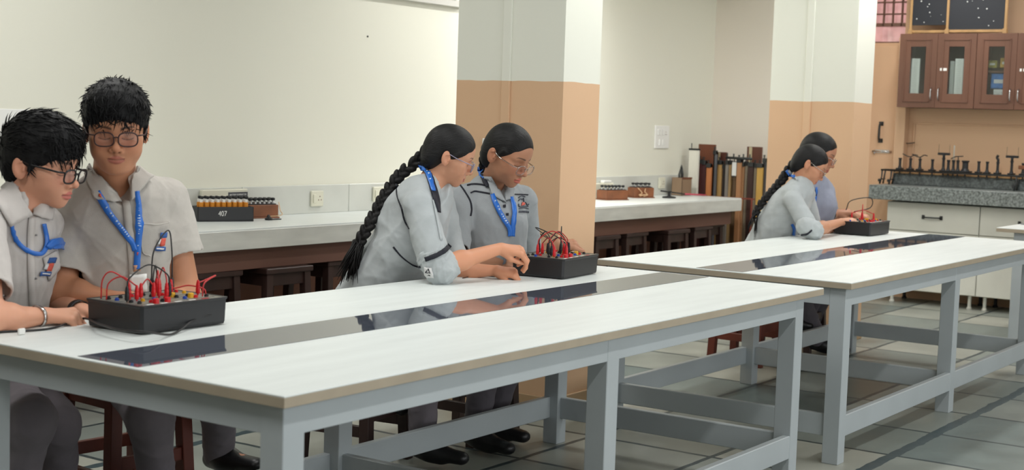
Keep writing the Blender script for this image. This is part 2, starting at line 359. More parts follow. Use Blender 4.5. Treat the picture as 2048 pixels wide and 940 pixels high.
# ================================================================ props on the tables
def trainer(loc, rz, label):
    t = empty('circuit_trainer_kit', loc, label, 'electronics kit', 'black electronics trainer kits'); t.rotation_euler = (0, 0, rz)
    L, D, H = .325, .235, .082
    b = MB(); c = .008
    def ring(x0, x1, y0, y1, z): return [(x0+c, y0, z), (x1-c, y0, z), (x1, y0+c, z), (x1, y1-c, z), (x1-c, y1, z), (x0+c, y1, z), (x0, y1-c, z), (x0, y0+c, z)]
    rs = [ring(.004, L-.004, .004, D-.004, .004), ring(.002, L-.002, .002, D-.002, .012), ring(0, L, 0, D, H-.008), ring(-.003, L+.003, -.003, D+.003, H-.003), ring(-.003, L+.003, -.003, D+.003, H), ring(.006, L-.006, .006, D-.006, H), ring(.006, L-.006, .006, D-.006, H-.003)]
    vs = [p for r in rs for p in r]; fs = [(i*8+k, i*8+(k+1) % 8, (i+1)*8+(k+1) % 8, (i+1)*8+k) for i in range(len(rs)-1) for k in range(8)]
    fs += [tuple(range(8))[::-1], tuple(len(vs)-8+k for k in range(8))]
    b.add(vs, fs); b.build('case', M_black, t)
    pl = MB().box(.007, L-.007, .007, D-.007, H-.003, H-.0008, .0003).build('panel', M_plate, t)
    ln = MB()
    for (x0, x1, y0, y1) in [(.02, .30, .03, .0315), (.02, .30, .12, .1215), (.02, .30, .20, .2015), (.02, .0215, .03, .20), (.30, .3015, .03, .20), (.11, .1115, .03, .20), (.2, .2015, .03, .12), (.12, .19, .07, .0712), (.21, .29, .09, .0912), (.03, .1, .16, .1612)]:
        ln.box(x0, x1, y0, y1, H-.0009, H-.0004, 0)
    ln.build('printed_lines', M_pipe, pl)
    for i in range(5): MB().box(.03+i*.052, .055+i*.052, .012, .02, H-.001, H+.0005, .0003).build('printed_label', M_redcab if i == 4 else M_white, t)
    k = 0
    for iy, y in enumerate((.05, .085, .145, .18)):
        for ix in range(7):
            x = .035+ix*.042
            if (ix*3+iy*5) % 7 in (2,): continue
            m = [M_black, M_red, M_black, M_yellow, M_blue, M_red, M_black][(ix+2*iy) % 7]
            MB().lathe((x, y, H-.0008), [(.0065, 0), (.0065, .005), (.0045, .0055), (.0045, .008), (.002, .008)], 10).build('socket', m, t); k += 1
    for (x, y, m) in [(.12, .03, M_red), (.075, .028, M_red), (.2, .1, M_yellow), (.235, .06, M_yellow)]:
        MB().lathe((x, y, H-.0008), [(.009, 0), (.0085, .012), (.007, .014), (.001, .014)], 14).build('knob', m, t)
    for (x, y) in [(.01, .01), (L-.01, .01), (.01, D-.01), (L-.01, D-.01)]:
        MB().lathe((x, y, H-.001), [(.003, 0), (.003, .0015), (.001, .002)], 8).build('screw', M_chrome, t)
    for (x, y) in [(.03, .03), (L-.03, .03), (.03, D-.03), (L-.03, D-.03)]:
        MB().lathe((x, y, 0), [(.008, 0), (.008, .004)], 10).build('rubber_foot', M_rubber, t)
    MB().box(L, L+.008, .09, .15, .02, .055, .002).build('power_inlet', M_rubber, t)
    return t
K1 = trainer((.348, .873, .7801), 0, 'black trainer kit with a heap of red leads in front of the two boys')
K2 = trainer((2.47, .846, .7801), .11, 'black trainer kit bristling with red and black leads in front of the pillar girls')
K3 = trainer((5.93, .885, .7801), 0, 'small looking black trainer kit on the far table in front of the two far girls')

def plug(p, m, mt, parent, h=.042):
    MB().lathe((p[0], p[1], p[2]), [(.0022, 0), (.0022, .004), (.0062, .006), (.0068, .018), (.0058, .026), (.006, .03), (.004, h), (.002, h+.004)], 12).build('plug', m, parent)
def cord(root_loc, pts, m, mc, label, group, r=.0016, ends=(1, 1), h=.042, name='patch_cord'):
    e = empty(name, pts[0], label, 'patch lead', group); o = np.array(pts[0], float)
    P = [np.asarray(p, float)-o for p in pts]
    Q = [q.copy() for q in P]
    if ends[0]: plug(P[0], m, mc, e, h); Q[0] = P[0]+V(0, 0, h)
    if ends[1]: plug(P[-1], m, mc, e, h); Q[-1] = P[-1]+V(0, 0, h)
    MB().tube(sp(Q, 40), r, 8).build('cable', mc, e); return e
def arc(K, a, b, hh0, m, mc, label, group, side=(0, 0), h=.042, r=.0016, ends=(1, 1)):
    l = np.array(K.location); z = .0835; hh = hh0*1.1+.018; r = r*1.35
    A = l+V(a[0], a[1], z); B = l+V(b[0], b[1], z); mid = (A+B)/2+V(side[0], side[1], hh)
    p = [A, A*.86+mid*.14+V(0, 0, hh*.55), mid, B*.86+mid*.14+V(0, 0, hh*.55), B]
    return cord(l, p, m, mc, label, group, r, ends, h)
g1 = 'patch leads plugged into the boys\' kit'
R = (M_red, M_redcab); B_ = (M_rubber, M_rubber)
arc(K1, (.020, .195), (.07, .135), .055, *R, 'tall red lead arching over the left corner of the boys\' kit', g1, (-.015, 0), ends=(0, 1))
arc(K1, (.014, .165), (.055, .085), .045, *R, 'lower red lead sweeping from the left side of the boys\' kit', g1, ends=(0, 1))
arc(K1, (.150, .10), (.215, .185), .05, *R, 'red lead rising steeply from the middle plugs of the boys\' kit', g1)
arc(K1, (.165, .085), (.20, .155), .06, *R, 'red lead looping tightly in the middle of the boys\' kit', g1)
arc(K1, (.095, .114), (.130, .10), .035, *R, 'short red lead in the dense cluster of plugs on the boys\' kit', g1)
arc(K1, (.222, .13), (.285, .05), .01, *R, 'red lead drooping across the right half of the boys\' kit', g1, ends=(1, 0))
arc(K1, (.272, .07), (.262, .04), .035, *R, 'red lead making a round loop at the right end of the boys\' kit', g1, (.06, 0), ends=(1, 0))
arc(K1, (.020, .085), (.18, .09), .075, *B_, 'black lead spanning the boys\' kit from front left to rear right', g1)
arc(K1, (.20, .19), (.262, .17), .15, *B_, 'tallest black lead curving up before the boy\'s shirt', g1, (.04, .02))
arc(K1, (.18, .16), (.23, .2), .06, *B_, 'short black lead among the red plugs of the boys\' kit', g1)
g2 = 'patch leads plugged into the pillar girls\' kit'
arc(K2, (.02, .06), (.10, .17), .05, *R, 'red lead nearest the reaching hand on the middle kit', g2)
arc(K2, (.095, .05), (.05, .16), .075, *R, 'red lead bowed over the left part of the middle kit', g2)
arc(K2, (.155, .10), (.19, .18), .045, *R, 'small red lead in the middle of the middle kit', g2)
arc(K2, (.245, .14), (.16, .18), .065, *R, 'red lead at the right side of the middle kit by the resting hand', g2)
arc(K2, (.045, .09), (.12, .20), .07, *B_, 'black lead bending over the left part of the middle kit', g2)
arc(K2, (.07, .12), (.14, .08), .07, *B_, 'narrow black lead arching beside the red plugs of the middle kit', g2)
arc(K2, (.16, .12), (.225, .16), .085, *B_, 'tall black lead arching at the centre of the middle kit', g2)
arc(K2, (.125, .16), (.222, .12), .045, *B_, 'low black lead crossing the middle kit', g2)
l2 = np.array(K2.location)
cord(l2, [l2+V(.235, .15, .0835), l2+V(.24, .2, .15), l2+V(.27, .32, .175), at(1100, 478, 6.28), at(1067, 463, 6.5), at(1045, 470, 6.62), at(1035, 500, 6.66)], *B_, 'black lead leaving the middle kit over its back edge past the pillar', g2, .0022, ends=(1, 0))
g3 = 'patch leads on the far kit'
arc(K3, (.17, .12), (.24, .15), .07, *R, 'red lead at the centre of the far kit', g3)
arc(K3, (.20, .06), (.15, .18), .04, *R, 'short red lead at the front of the far kit', g3)
a3 = at(1692, 420, 8.95)
cord(None, [a3, a3+V(.0, -.03, .06), a3+V(.09, -.12, .08), a3+V(.1, -.12, .02), a3+V(.03, -.04, -.01)], *B_, 'dark lead held in a loop above the far kit', g3, .003, ends=(0, 0))
# power cord of the nearest kit
pc = sp([on(-60, 672, 2, .784), on(0, 664, 2, .784), on(60, 661, 2, .784), on(110, 655, 2, .784), on(165, 645, 2, .784)+V(0, 0, .012), on(200, 664, 2, .784)+V(0, -.0, .022), on(240, 676, 2, .784)+V(0, 0, .022), on(296, 682, 2, .784)+V(0, 0, .024), on(345, 668, 2, .784), on(385, 655, 2, .784)+V(0, 0, .02), on(420, 650, 2, .784)+V(0, 0, .03), on(446, 644, 2, .784)+V(0, 0, .022), V(.69, .93, .80), V(.677, .99, .82)], 90)
k1 = np.array(K1.location); c = MB().tube([p-k1 for p in pc], .0033, 8).build('power_cord', M_rubber, K1)
tg = on(43, 667, 2, .784)-k1
MB().box(tg[0]-.011, tg[0]+.011, tg[1]-.004, tg[1]+.004, tg[2]-.003, tg[2]+.014, .002).build('cord_tag', M_white, c)
pc = empty('loose_wire', (2.50, 1.1, .784), 'thin brown cord lying on the table under the leaning girl\'s forearm', 'cord')
MB().tube([p-V(2.50, 1.1, .784) for p in sp([on(925, 556, 2, .7825), on(955, 551, 2, .7825), on(985, 553, 2, .7825), on(1030, 557, 2, .7825)], 20)], .002, 6).build('cable', mat('brown_cable', (90, 60, 45), .5), pc)

# ---------------------------------------------------------------- things on the wall counter
CZ = .8172
def vial_box():
    t = empty('vial_box', (3.10, 3.27, CZ), 'black box of orange topped cells with white marking on the back counter', 'box'); t.rotation_euler = (0, 0, -.58)
    L, D, H = .33, .13, .068
    b = MB(); b.box(0, L, 0, .006, 0, H, .002); b.box(0, L, D-.006, D, 0, H, .002); b.box(0, .006, 0, D, 0, H, .002); b.box(L-.006, L, 0, D, 0, H, .002); b.box(0, L, 0, D, 0, .008, .001); b.box(.004, L-.004, .004, D-.004, H-.02, H-.016, 0)
    b.build('case', mat('charcoal_enamel', (46, 47, 50), .5), t)
    text_mesh('407', .034, frameM((.145, -.0012, .036), (1, 0, 0), (0, 0, 1), (0, -1, 0)), M_white, 'number_marking', t)
    mo = mat('amber_plastic', (214, 138, 40), .3)
    for j, y in enumerate((.04, .09)):
        for i in range(9):
            x = .03+i*.033
            q = MB().lathe((x, y, H-.016), [(.013, 0), (.013, .034), (.009, .036)], 12).build('cell', mo, t)
            MB().lathe((x, y, H+.02), [(.009, 0), (.011, .012), (.006, .014)], 10).build('terminal_cap', M_white, q)
            MB().lathe((x+.004, y, H+.034), [(.005, 0), (.011, .004), (.011, .011), (.006, .014)], 10).build('black_knob', M_black, q)
    return t
vb = vial_box()
vb.location = (2.95, 3.445, CZ)
vb.rotation_euler = (0, 0, -.46); vb.scale = (.93, .82, 1.15)
t = empty('power_supply', (3.075, 3.545, CZ), 'cream upright meter panel with a dark printed strip behind the black box of cells', 'electrical device')
Lp = .34
MB().box(0, Lp, 0, .026, 0, .158, .004).build('case', M_cream_pl, t)
MB().box(.19, Lp-.004, -.002, .001, .115, .142, 0).build('title_strip', mat('slate_print', (72, 74, 80), .5), t)
text_mesh('BATTERY ELIMINATOR', .0125, frameM((.262, -.0025, .128), (1, 0, 0), (0, 0, 1), (0, -1, 0)), M_white, 'printed_title', t)
MB().box(.06, .12, -.01, .001, .108, .124, .004).build('handle', M_black, t)
MB().box(.20, .33, -.001, .001, .05, .11, 0).build('printed_panel', mat('pale_print', (196, 196, 186), .5), t)
def plug_box(loc, rz, L, D, H, m, label, n=6, cords=False):
    t = empty('resistance_box', loc, label, 'box', 'wooden resistance boxes on the back counter'); t.rotation_euler = (0, 0, rz)
    MB().box(-.006, L+.006, -.006, D+.006, 0, .008, .002).build('base_board', m, t)
    MB().box(0, L, 0, D, .008, H, .003).build('case', m, t)
    MB().box(.01, L-.01, .01, D-.01, H, H+.006, .001).build('top_plate', M_black, t)
    for j in (.3, .7):
        for i in range(n):
            x = L*(i+.7)/(n+.4)
            q = MB().lathe((x, D*j, H+.006), [(.012, 0), (.012, .008), (.004, .01), (.004, .018)], 10).build('terminal', M_chrome, t)
            MB().lathe((x, D*j, H+.02), [(.004, 0), (.012, .004), (.013, .014), (.008, .018)], 10).build('plug_knob', M_black, q)
    if cords:
        MB().tube(sp([(L*.1, -.012, H), (L*.3, -.02, H*.5), (L*.15, -.018, H*.3), (L*.6, -.02, H*.35), (L*.4, -.015, H*.15)], 30), .003, 6).build('wire', mat('tan_wire', (214, 180, 140), .6), t)
        MB().tube(sp([(L*.5, -.012, H*.9), (L*.45, -.018, H*.6), (L*.55, -.018, H*.4), (L*.2, -.016, H*.2)], 30), .003, 6).build('wire', mat('tan_wire', (214, 180, 140), .6), t)
    return t
plug_box((3.34, 3.455, CZ), -.25, .185, .10, .075, M_wood, 'brown wooden plug box with black knobs behind the black box of cells', 6)
plug_box((7.04, 3.39, CZ), -.28, .23, .11, .075, M_wood, 'larger brown wooden plug box with black knobs, right of the nearer pillar', 6)
plug_box((7.58, 3.45, CZ), -.42, .19, .10, .082, M_wood, 'wooden plug box with tan wires dangling on it, second right of the nearer pillar', 4, True)
t = empty('connector_clip', (3.36, 3.33, CZ), 'small black clip with a pale wire lying right of the black box of cells', 'clip')
MB().lathe((0, 0, 0), [(.02, 0), (.022, .01), (.01, .018), (.006, .03)], 12).build('body', M_black, t)
MB().box(.015, .09, -.012, .012, 0, .006, .002).build('jaw', M_steel, t)
MB().tube(sp([(0, 0, .02), (.05, -.05, .03), (.11, .02, .05), (.15, .07, .09)], 20), .0025, 6).build('wire', mat('tan_wire', (214, 180, 140), .6), t)
t = empty('power_supply', (7.16, 3.54, CZ), 'white box behind the larger wooden plug box', 'electrical device')
MB().box(-.07, .22, -.012, .03, 0, .12, .004).build('case', M_cream_pl, t); MB().box(.08, .19, -.01, .028, .12, .14, .004).build('lid', M_white, t)
MB().box(-.072, -.069, -.008, .026, .01, .1, 0).build('side_vent', M_steel, t)
t = empty('stand_base', on(1338, 396, 2, CZ), 'small black stand with a round foot on the back counter', 'stand')
MB().lathe((0, 0, 0), [(.055, 0), (.055, .01), (.02, .018), (.012, .022), (.012, .05), (.02, .055)], 20).build('body', M_black, t)
t = empty('measuring_rod', (8.3, 3.3, CZ), 'red and black rod lying on the back counter beside the small stand', 'rod')
a = V(7.86, 3.37, CZ+.055)-V(8.3, 3.3, CZ); b = V(8.25, 3.36, CZ+.02)-V(8.3, 3.3, CZ); c2 = V(8.52, 3.30, CZ+.008)-V(8.3, 3.3, CZ)
MB().tube([a, b], .006, 8).build('black_length', M_rubber, t); MB().tube([b, c2], .007, 8).build('red_length', mat('pink_tube', (190, 70, 90), .5), t)
t = empty('tool_box', (8.40, 3.47, CZ), 'small brown open box holding pliers at the far end of the back counter', 'box')
b = MB(); w_, d_, h_ = .17, .1, .15
b.box(-w_/2, w_/2, -d_/2, -d_/2+.006, 0, h_); b.box(-w_/2, w_/2, d_/2-.006, d_/2, 0, h_); b.box(-w_/2, -w_/2+.006, -d_/2, d_/2, 0, h_); b.box(w_/2-.006, w_/2, -d_/2, d_/2, 0, h_); b.box(-w_/2, w_/2, -d_/2, d_/2, 0, .006)
b.build('case', mat('cardboard', (140, 116, 92), .7), t)
MB().box(-w_/2-.002, w_/2+.002, -d_/2-.003, -d_/2+.004, h_-.012, h_+.003, .001).build('rim', M_wooddk, t)
t = empty('pliers', (8.39, 3.47, CZ+.006), 'dark pliers standing in the small brown box', 'tool')
MB().tube([(-.01, 0, 0), (-.035, 0, .12), (-.04, 0, .17), (-.012, 0, .225)], [.007, .008, .009, .006], 8).build('handle', M_steel, t)
MB().tube([(.03, 0, 0), (.012, 0, .12), (.012, 0, .17), (.0, 0, .225)], [.010, .012, .013, .007], 8).build('handle', M_steel, t)
MB().tube([(-.006, 0, .22), (-.004, 0, .25)], [.012, .004], 8).build('jaw', M_steel, t)

# upright apparatus behind the end of the counter
bars = [(1378, 1397, 300, (228, 226, 214), 'tall white scale board with a black cap', 'white_board', -.24), (1397, 1431, 288, (112, 62, 38), 'broad brown plank, tallest by the corner', 'plank', -.08),
 (1396, 1404, 320, (86, 38, 36), 'maroon bar in front of the broad brown plank', 'wooden_bar', -.16), (1404, 1412, 322, (66, 28, 28), 'darker maroon bar in front of the broad brown plank', 'wooden_bar', -.16),
 (1413, 1422, 328, (196, 124, 74), 'orange brown bar with a dark top', 'wooden_bar', -.15), (1427, 1433, 302, (92, 94, 98), 'grey metal rail beside the broad plank', 'metal_rail', -.08),
 (1434, 1454, 304, (92, 52, 40), 'short looking brown plank with a pale stripe', 'plank', .06), (1435, 1444, 322, (188, 150, 92), 'yellowish bar left of the middle of the bundle', 'wooden_bar', -.02),
 (1445, 1450, 330, (44, 38, 36), 'near black bar in the bundle', 'metal_rail', 0), (1451, 1457, 322, (142, 136, 128), 'grey bar at the middle of the bundle', 'metal_rail', -.02),
 (1458, 1463, 322, (180, 150, 104), 'thin tan bar at the middle of the bundle', 'wooden_bar', 0), (1464, 1474, 324, (120, 96, 70), 'dull brown bar behind the white scale', 'wooden_bar', .04),
 (1474, 1483, 318, (176, 128, 88), 'tan bar right of the white scale', 'wooden_bar', -.03), (1484, 1489, 326, (166, 124, 86), 'narrow tan bar right of the middle', 'wooden_bar', 0),
 (1489, 1495, 324, (150, 140, 122), 'greyish bar left of the tall right plank', 'metal_rail', .02), (1494, 1524, 293, (96, 54, 38), 'broad dark plank at the right of the bundle', 'plank', .1),
 (1496, 1507, 326, (58, 34, 28), 'dark brown bar before the right plank', 'wooden_bar', -.02), (1508, 1513, 328, (150, 138, 118), 'thin grey bar before the right plank', 'metal_rail', 0),
 (1514, 1525, 328, (200, 158, 78), 'bright yellow wooden bar at the right of the bundle', 'wooden_bar', -.03), (1526, 1532, 318, (60, 58, 58), 'dark metal rail at the right end of the bundle', 'metal_rail', 0)]
mtop = M_steel
for (p0, p1, ty, c, lab, nm, dx) in bars:
    X = 8.86+dx
    a = on(p0, ty, 0, X); b = on(p1, ty, 0, X); a2 = on(p0, ty, 0, X)
    y0, y1 = sorted((a[1], b[1])); y1 = min(y1, 3.565); z = a[2]
    if y1-y0 < .012: y0 = y1-.012
    th = .022 if nm == 'plank' else .03
    e = empty(nm, (X, (y0+y1)/2, 0), lab+', in the far corner', 'bar', 'long bars and rails standing in the corner')
    hw = (y1-y0)/2-.001
    MB().box(0, th, -hw, hw, 0, z, .002).build('body', mat('bar_%d_%d_%d' % c, c, .5, var=.1, vscale=5, stretch=(1, 1, .15)), e)
    if nm == 'white_board':
        MB().box(-.004, th+.004, -hw-.004, hw+.004, z, z+.015).build('cap', M_black, e)
        MB().tube([(.01, hw*.6, z), (.01, hw*.6, z+.06)], .004, 6).build('pin', M_steel, e)
    elif nm != 'plank':
        MB().box(-.012, th, -hw, hw, z-.03, z+.006).build('end_clamp', M_steel, e)
        MB().lathe((-.004, 0, z+.006), [(.005, 0), (.005, .018), (.009, .02), (.009, .028)], 8).build('screw', M_steel, e)
    elif p0 in (1434, 1494):
        MB().box(-.003, 0, hw*.3, hw*.7, .2, z-.003, 0).build('stripe', mat('pale_strip', (196, 184, 150), .5), e)
a = on(1464, 324, 0, 8.82); b = on(1472, 352, 0, 8.82)
e = empty('scale_slide', (8.82, (a[1]+b[1])/2, b[2]), 'short white scale clipped high on the bundle of long bars', 'scale')
MB().box(0, .006, -.02, .02, 0, a[2]-b[2], .001).build('body', M_white, e); MB().lathe((-.003, 0, -.012), [(.012, 0), (.012, .014)], 10).build('clamp', M_steel, e)
e = empty('clamp_bar', on(1478, 316, 0, 8.80), 'black clamp bar lying across the tops of the long bars', 'clamp')
MB().tube([(0, .12, -.002), (0, -.12, -.002)], .011, 8).build('bar', M_steel, e); 
for y in (-.1, -.04, .05, .11): MB().tube([(0, y, 0), (0, y, .035)], .006, 6).build('thumbscrew', M_steel, e)
e = empty('cross_rail_bar', (8.70, 3.24, .80), 'thin reddish rail running right from the counter end in front of the long bars', 'rail')
MB().box(0, .012, -.3, .16, 0, .012, .001).build('bar', mat('red_rail', (130, 60, 44), .5), e)
for y in (-.28, .14): MB().box(0, .012, y, y+.012, -.80, 0, .001).build('leg', mat('red_rail', (130, 60, 44), .5), e)

# switches and sockets
def plate(name, px, py, w, h, label, cat, g, sw, mm=M_white, y=3.6, depth=.012):
    p = on(px, py, 1, y); e = empty(name, (p[0], y-.001, p[2]), label, cat, g)
    MB().box(-w/2, w/2, -depth, 0, -h/2, h/2, .003).build('plate', mm, e)
    for (x, z, ww, hh, kind) in sw:
        if kind == 's': MB().box(x-ww/2, x+ww/2, -depth-.006, -depth, z-hh/2, z+hh/2, .002).build('rocker', mm, e)
        else:
            hb = MB()
            for dx, dz in ((0, .012), (-.011, -.008), (.011, -.008)): hb.lathe((x+dx, -depth-.001, z+dz), [(.004, 0), (.004, .0014)], 8, 'y')
            hb.build('socket_hole', mat('hole_grey', (130, 100, 90), .6), e)
    return e
plate('switch_board', 1322, 274, .24, .19, 'white switch board on the wall between the two pillars', 'switch', None, [(-.07, .04, .03, .05, 's'), (-.03, .04, .03, .05, 's'), (.01, .04, .03, .05, 's'), (.06, .03, 0, 0, 'h'), (-.04, -.045, .03, .05, 's'), (.02, -.045, .03, .05, 's')])
plate('switch_board', 8, 258, .26, .19, 'white switch board at the far left edge behind the boy\'s hair', 'switch', None, [(-.05, .03, .03, .05, 's'), (.02, .03, .03, .05, 's'), (.07, .03, .03, .05, 's')])
gs = 'cream power sockets along the back counter'
for px, py, l in [(632, 397, 'cream power socket on the backsplash in the open stretch left of the leaning girl'), (755, 388, 'cream power socket on the backsplash touching the long braid'), (884, 378, 'cream power socket glimpsed between the two girls at the nearer pillar'), (1322, 366, 'cream power socket on the backsplash right of the wooden plug boxes')]:
    plate('power_socket', px, py, .105, .092, l, 'socket', gs, [(-.028, 0, .022, .05, 's'), (.02, 0, 0, 0, 'h')], M_cream_pl, 3.574)
e = empty('wall_clip', on(975, 285, 0, 3.33), 'small white fitting on the nearer pillar behind the girl\'s head', 'fitting')
MB().box(-.02, 0, -.02, .02, -.02, .02, .004).build('body', M_white, e)
e = tag(MB().lathe((0, 0, 0), [(.006, -.004), (.006, 0)], 8, 'y').build('nail', M_steel), 'small dark nail mark high on the cream wall', 'nail'); e.location = tuple(on(735, 73, 1, 3.599))

# ---------------------------------------------------------------- right wall furniture
t = empty('granite_counter', (9.4, 1.0, .85), 'grey granite worktop against the peach wall at the right', 'counter')
def Pw(mb, name, m, root): return P_(mb, name, m, root)
gx = 9.08
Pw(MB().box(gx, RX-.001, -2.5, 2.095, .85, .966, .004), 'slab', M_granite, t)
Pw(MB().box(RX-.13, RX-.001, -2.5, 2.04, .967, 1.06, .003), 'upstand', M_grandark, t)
Pw(MB().box(RX-.14, RX-.001, -2.5, 2.04, 1.06, 1.07, .001), 'upstand_cap', M_woodlt, t)
yd = [1.975, 1.21, .44, -.33, -1.1, -1.87]
for i in range(5):
    a, b = yd[i+1], yd[i]
    lab = ['white base cabinet under the granite worktop, first from the left', 'white base cabinet under the granite worktop, second from the left', 'white base cabinet third along the granite worktop', 'white base cabinet fourth along the granite worktop', 'white base cabinet fifth along the granite worktop'][i]
    e = empty('base_cabinet', (9.2, (a+b)/2, 0), lab, 'cabinet', 'white base cabinets under the granite'); hw = (b-a)/2-.001
    MB().box(.02, RX-9.2-.002, -hw, hw, .11, .835, .002).build('carcass', M_cab, e)
    for (z0, z1, nm) in [(.605, .832, 'drawer'), (.115, .598, 'door')]:
        d = MB().box(0, .019, -hw+.003, hw-.003, z0, z1, .002).build(nm, M_cab, e)
        hz = (z0+z1)/2 if nm == 'drawer' else z1-.08
        h = MB(); h.tube(sp([(-.001, .075, hz+.006), (-.024, .072, hz+.005), (-.028, .05, hz+.003), (-.028, -.05, hz+.003), (-.024, -.072, hz+.005), (-.001, -.075, hz+.006)], 25), .006, 8); h.box(-.01, 0, .062, .085, hz-.012, hz+.02); h.box(-.01, 0, -.085, -.062, hz-.012, hz+.02)
        h.build('handle', M_steel, d)
    for y in (-hw+.06, hw-.06):
        for x in (.06, .36): MB().lathe((x, y, 0), [(.022, 0), (.022, .01), (.014, .02), (.014, .11)], 12).build('foot', M_cab if x < .2 else M_black, e)
# wall cabinets with glazed doors
def wall_cab(y0, y1, label, glass_w=(.3, .3), contents=None):
    X0 = 9.27; e = empty('wall_cabinet', (X0, (y0+y1)/2, 1.612), label, 'cabinet', 'brown glazed wall cabinets'); hw = (y1-y0)/2-.001; H = .60; D = RX-X0-.002
    b = MB(); b.box(.02, D, -hw, hw, 0, .018, .001); b.box(.02, D, -hw, hw, H-.018, H, .001); b.box(.02, D, -hw, -hw+.018, 0, H, .001); b.box(.02, D, hw-.018, hw, 0, H, .001); b.box(D-.01, D, -hw, hw, 0, H, .001)
    b.box(.05, D-.01, -hw+.018, hw-.018, .29, .305, .001) if contents == 'jars' else None
    b.build('carcass', M_maroon, e)
    for s in (1, -1):
        a, c = (0.001, hw) if s > 0 else (-hw, -.001)
        st = (c-a)*.30; fr = MB()
        for (yy0, yy1, z0, z1) in [(a, a+st, 0, H), (c-st, c, 0, H), (a+st, c-st, 0, .115), (a+st, c-st, H-.105, H)]: fr.box(0, .02, yy0, yy1, z0, z1, .001)
        fr.box(-.006, 0, a+.045, a+.055, .045, H-.045, .001); fr.box(-.006, 0, c-.055, c-.045, .045, H-.045, .001); fr.box(-.006, 0, a+.05, c-.05, .045, .055, .001); fr.box(-.006, 0, a+.05, c-.05, H-.055, H-.045, .001)
        d = fr.build('door', M_maroon, e)
        MB().box(.008, .012, a+st, c-st, .115, H-.105, 0).build('pane', M_pane, d)
        hy = (a+.03) if s > 0 else (c-.03)
        MB().tube(sp([(-.001, hy, .06), (-.025, hy, .075), (-.03, hy, .11), (-.025, hy, .145), (-.001, hy, .16)], 20), .005, 8).build('handle', M_chrome, d)
        if s < 0: MB().box(-.003, 0, -.085, -.03, .30, .322, 0).build('sticker', M_white, d)
    return e
wc1 = wall_cab(1.335, 1.965, 'brown wall cabinet with narrow glass doors showing white rolls, left of the pair')
wc2 = wall_cab(.70, 1.333, 'brown wall cabinet with wider glass door showing boxes, cut by the photo\'s right edge', contents='jars')
for y, l in [(1.835, 'pale ruled board standing behind the leftmost glass cabinet door'), (1.475, 'white roll standing behind the second glass cabinet door')]:
    e = empty('scale_board', (9.30, y, 1.632), l, 'board'); MB().box(0, .02, -.035, .035, 0, .38, .003).build('board', M_white, e); MB().box(.001, .02, .04, .075, 0, .36, .003).build('side_strip', mat('grey_board', (170, 172, 168), .6), e)
    tk = MB()
    for i in range(24): tk.box(-.001, 0, -.015, .015, .02+i*.015, .022+i*.015, 0)
    tk.build('ruling', mat('grey_print', (150, 150, 150), .6), e)
for (y, z, w_, h_, c, l) in [(1.18, 0, .10, .14, (224, 224, 222), 'white carton at the foot of the third cabinet door'), (1.195, .145, .12, .12, (60, 120, 190), 'blue and white printed carton behind the third cabinet door'),
                             (1.05, 0, .06, .20, (80, 180, 160), 'green bottle shaped pack behind the third cabinet door'), (1.25, .31, .07, .06, (150, 140, 60), 'olive carton on the shelf behind the third cabinet door'), (1.15, .31, .08, .08, (190, 150, 60), 'yellow brown carton on the shelf behind the third cabinet door')]:
    e = empty('carton', (9.33, y-.03, 1.632+z), l, 'carton', None); MB().box(0, .08, -w_/2, w_/2, 0, h_-.002, .003).build('box', mat('carton_%d_%d_%d' % c, c, .5, var=.15, vscale=25), e)
    MB().box(-.001, 0, -w_*.3, w_*.3, h_*.35, h_*.6, 0).build('label', mat('carton_label', (214, 214, 214), .6), e)
# easels with blackboards above the cabinets
def board(y0, y1, zb, label, full, X=9.34):
    e = empty('framed_blackboard', (X, (y0+y1)/2, 2.213), label, 'board', 'framed blackboards on top of the cabinets'); hw = (y1-y0)/2; H = .62
    f = MB(); f.box(0, .022, -hw, -hw+.02, 0, H, .002); f.box(0, .022, hw-.02, hw, 0, H, .002); f.box(0, .022, -hw, hw, .012, .034, .002)
    f.box(-.012, .03, -hw-.006, -hw+.028, 0, .04, .002); f.box(-.012, .03, hw-.028, hw+.006, 0, .04, .002); f.build('frame', M_woodlt, e)
    MB().box(.006, .014, -hw+.02, hw-.02, zb, H-.01, .001).build('board_panel', M_chalk, e)
    s = MB(); r = random.Random(int(y0*100))
    for i in range(9):
        y = r.uniform(-hw+.04, hw-.04); z = r.uniform(zb+.02, .28); q = r.uniform(.0015, .006); s.lathe((.0055, y, z), [(q, 0), (q, .0006)], 8, 'x')
    s.build('chalk_spots', M_white, e)
board(1.60, 1.93, .075, 'left framed blackboard on top of the brown cabinet, a pale gap below its panel', 0, 9.37)
board(1.13, 1.615, .03, 'right framed blackboard with white chalk spots on top of the brown cabinets', 1)
# peach door, handle and bolt beside the cabinets
e = tag(MB().box(RX-.03, RX-.002, 2.07, 2.36, .0, 2.13, .003).build('door_1', M_peach), kind='structure')
q = MB(); q.tube(sp([(RX-.03, 2.205, 1.33), (RX-.07, 2.205, 1.34), (RX-.075, 2.205, 1.40), (RX-.07, 2.205, 1.46), (RX-.03, 2.205, 1.47)], 16), .010, 8); q.box(RX-.036, RX-.03, 2.185, 2.225, 1.31, 1.345); q.box(RX-.036, RX-.03, 2.185, 2.225, 1.455, 1.49); q.build('door_handle', M_steel, e)
q = MB(); q.tube([(RX-.04, 2.27, 1.235), (RX-.04, 2.10, 1.235)], .008, 8); q.box(RX-.036, RX-.029, 2.12, 2.25, 1.222, 1.25); q.tube([(RX-.04, 2.25, 1.235), (RX-.045, 2.25, 1.21)], .006, 6); q.build('door_bolt', M_chrome, e)
tag(MB().box(9.52, RX-.002, 1.975, 2.062, .97, 2.2, .002).build('trim_2', M_peach), kind='structure')
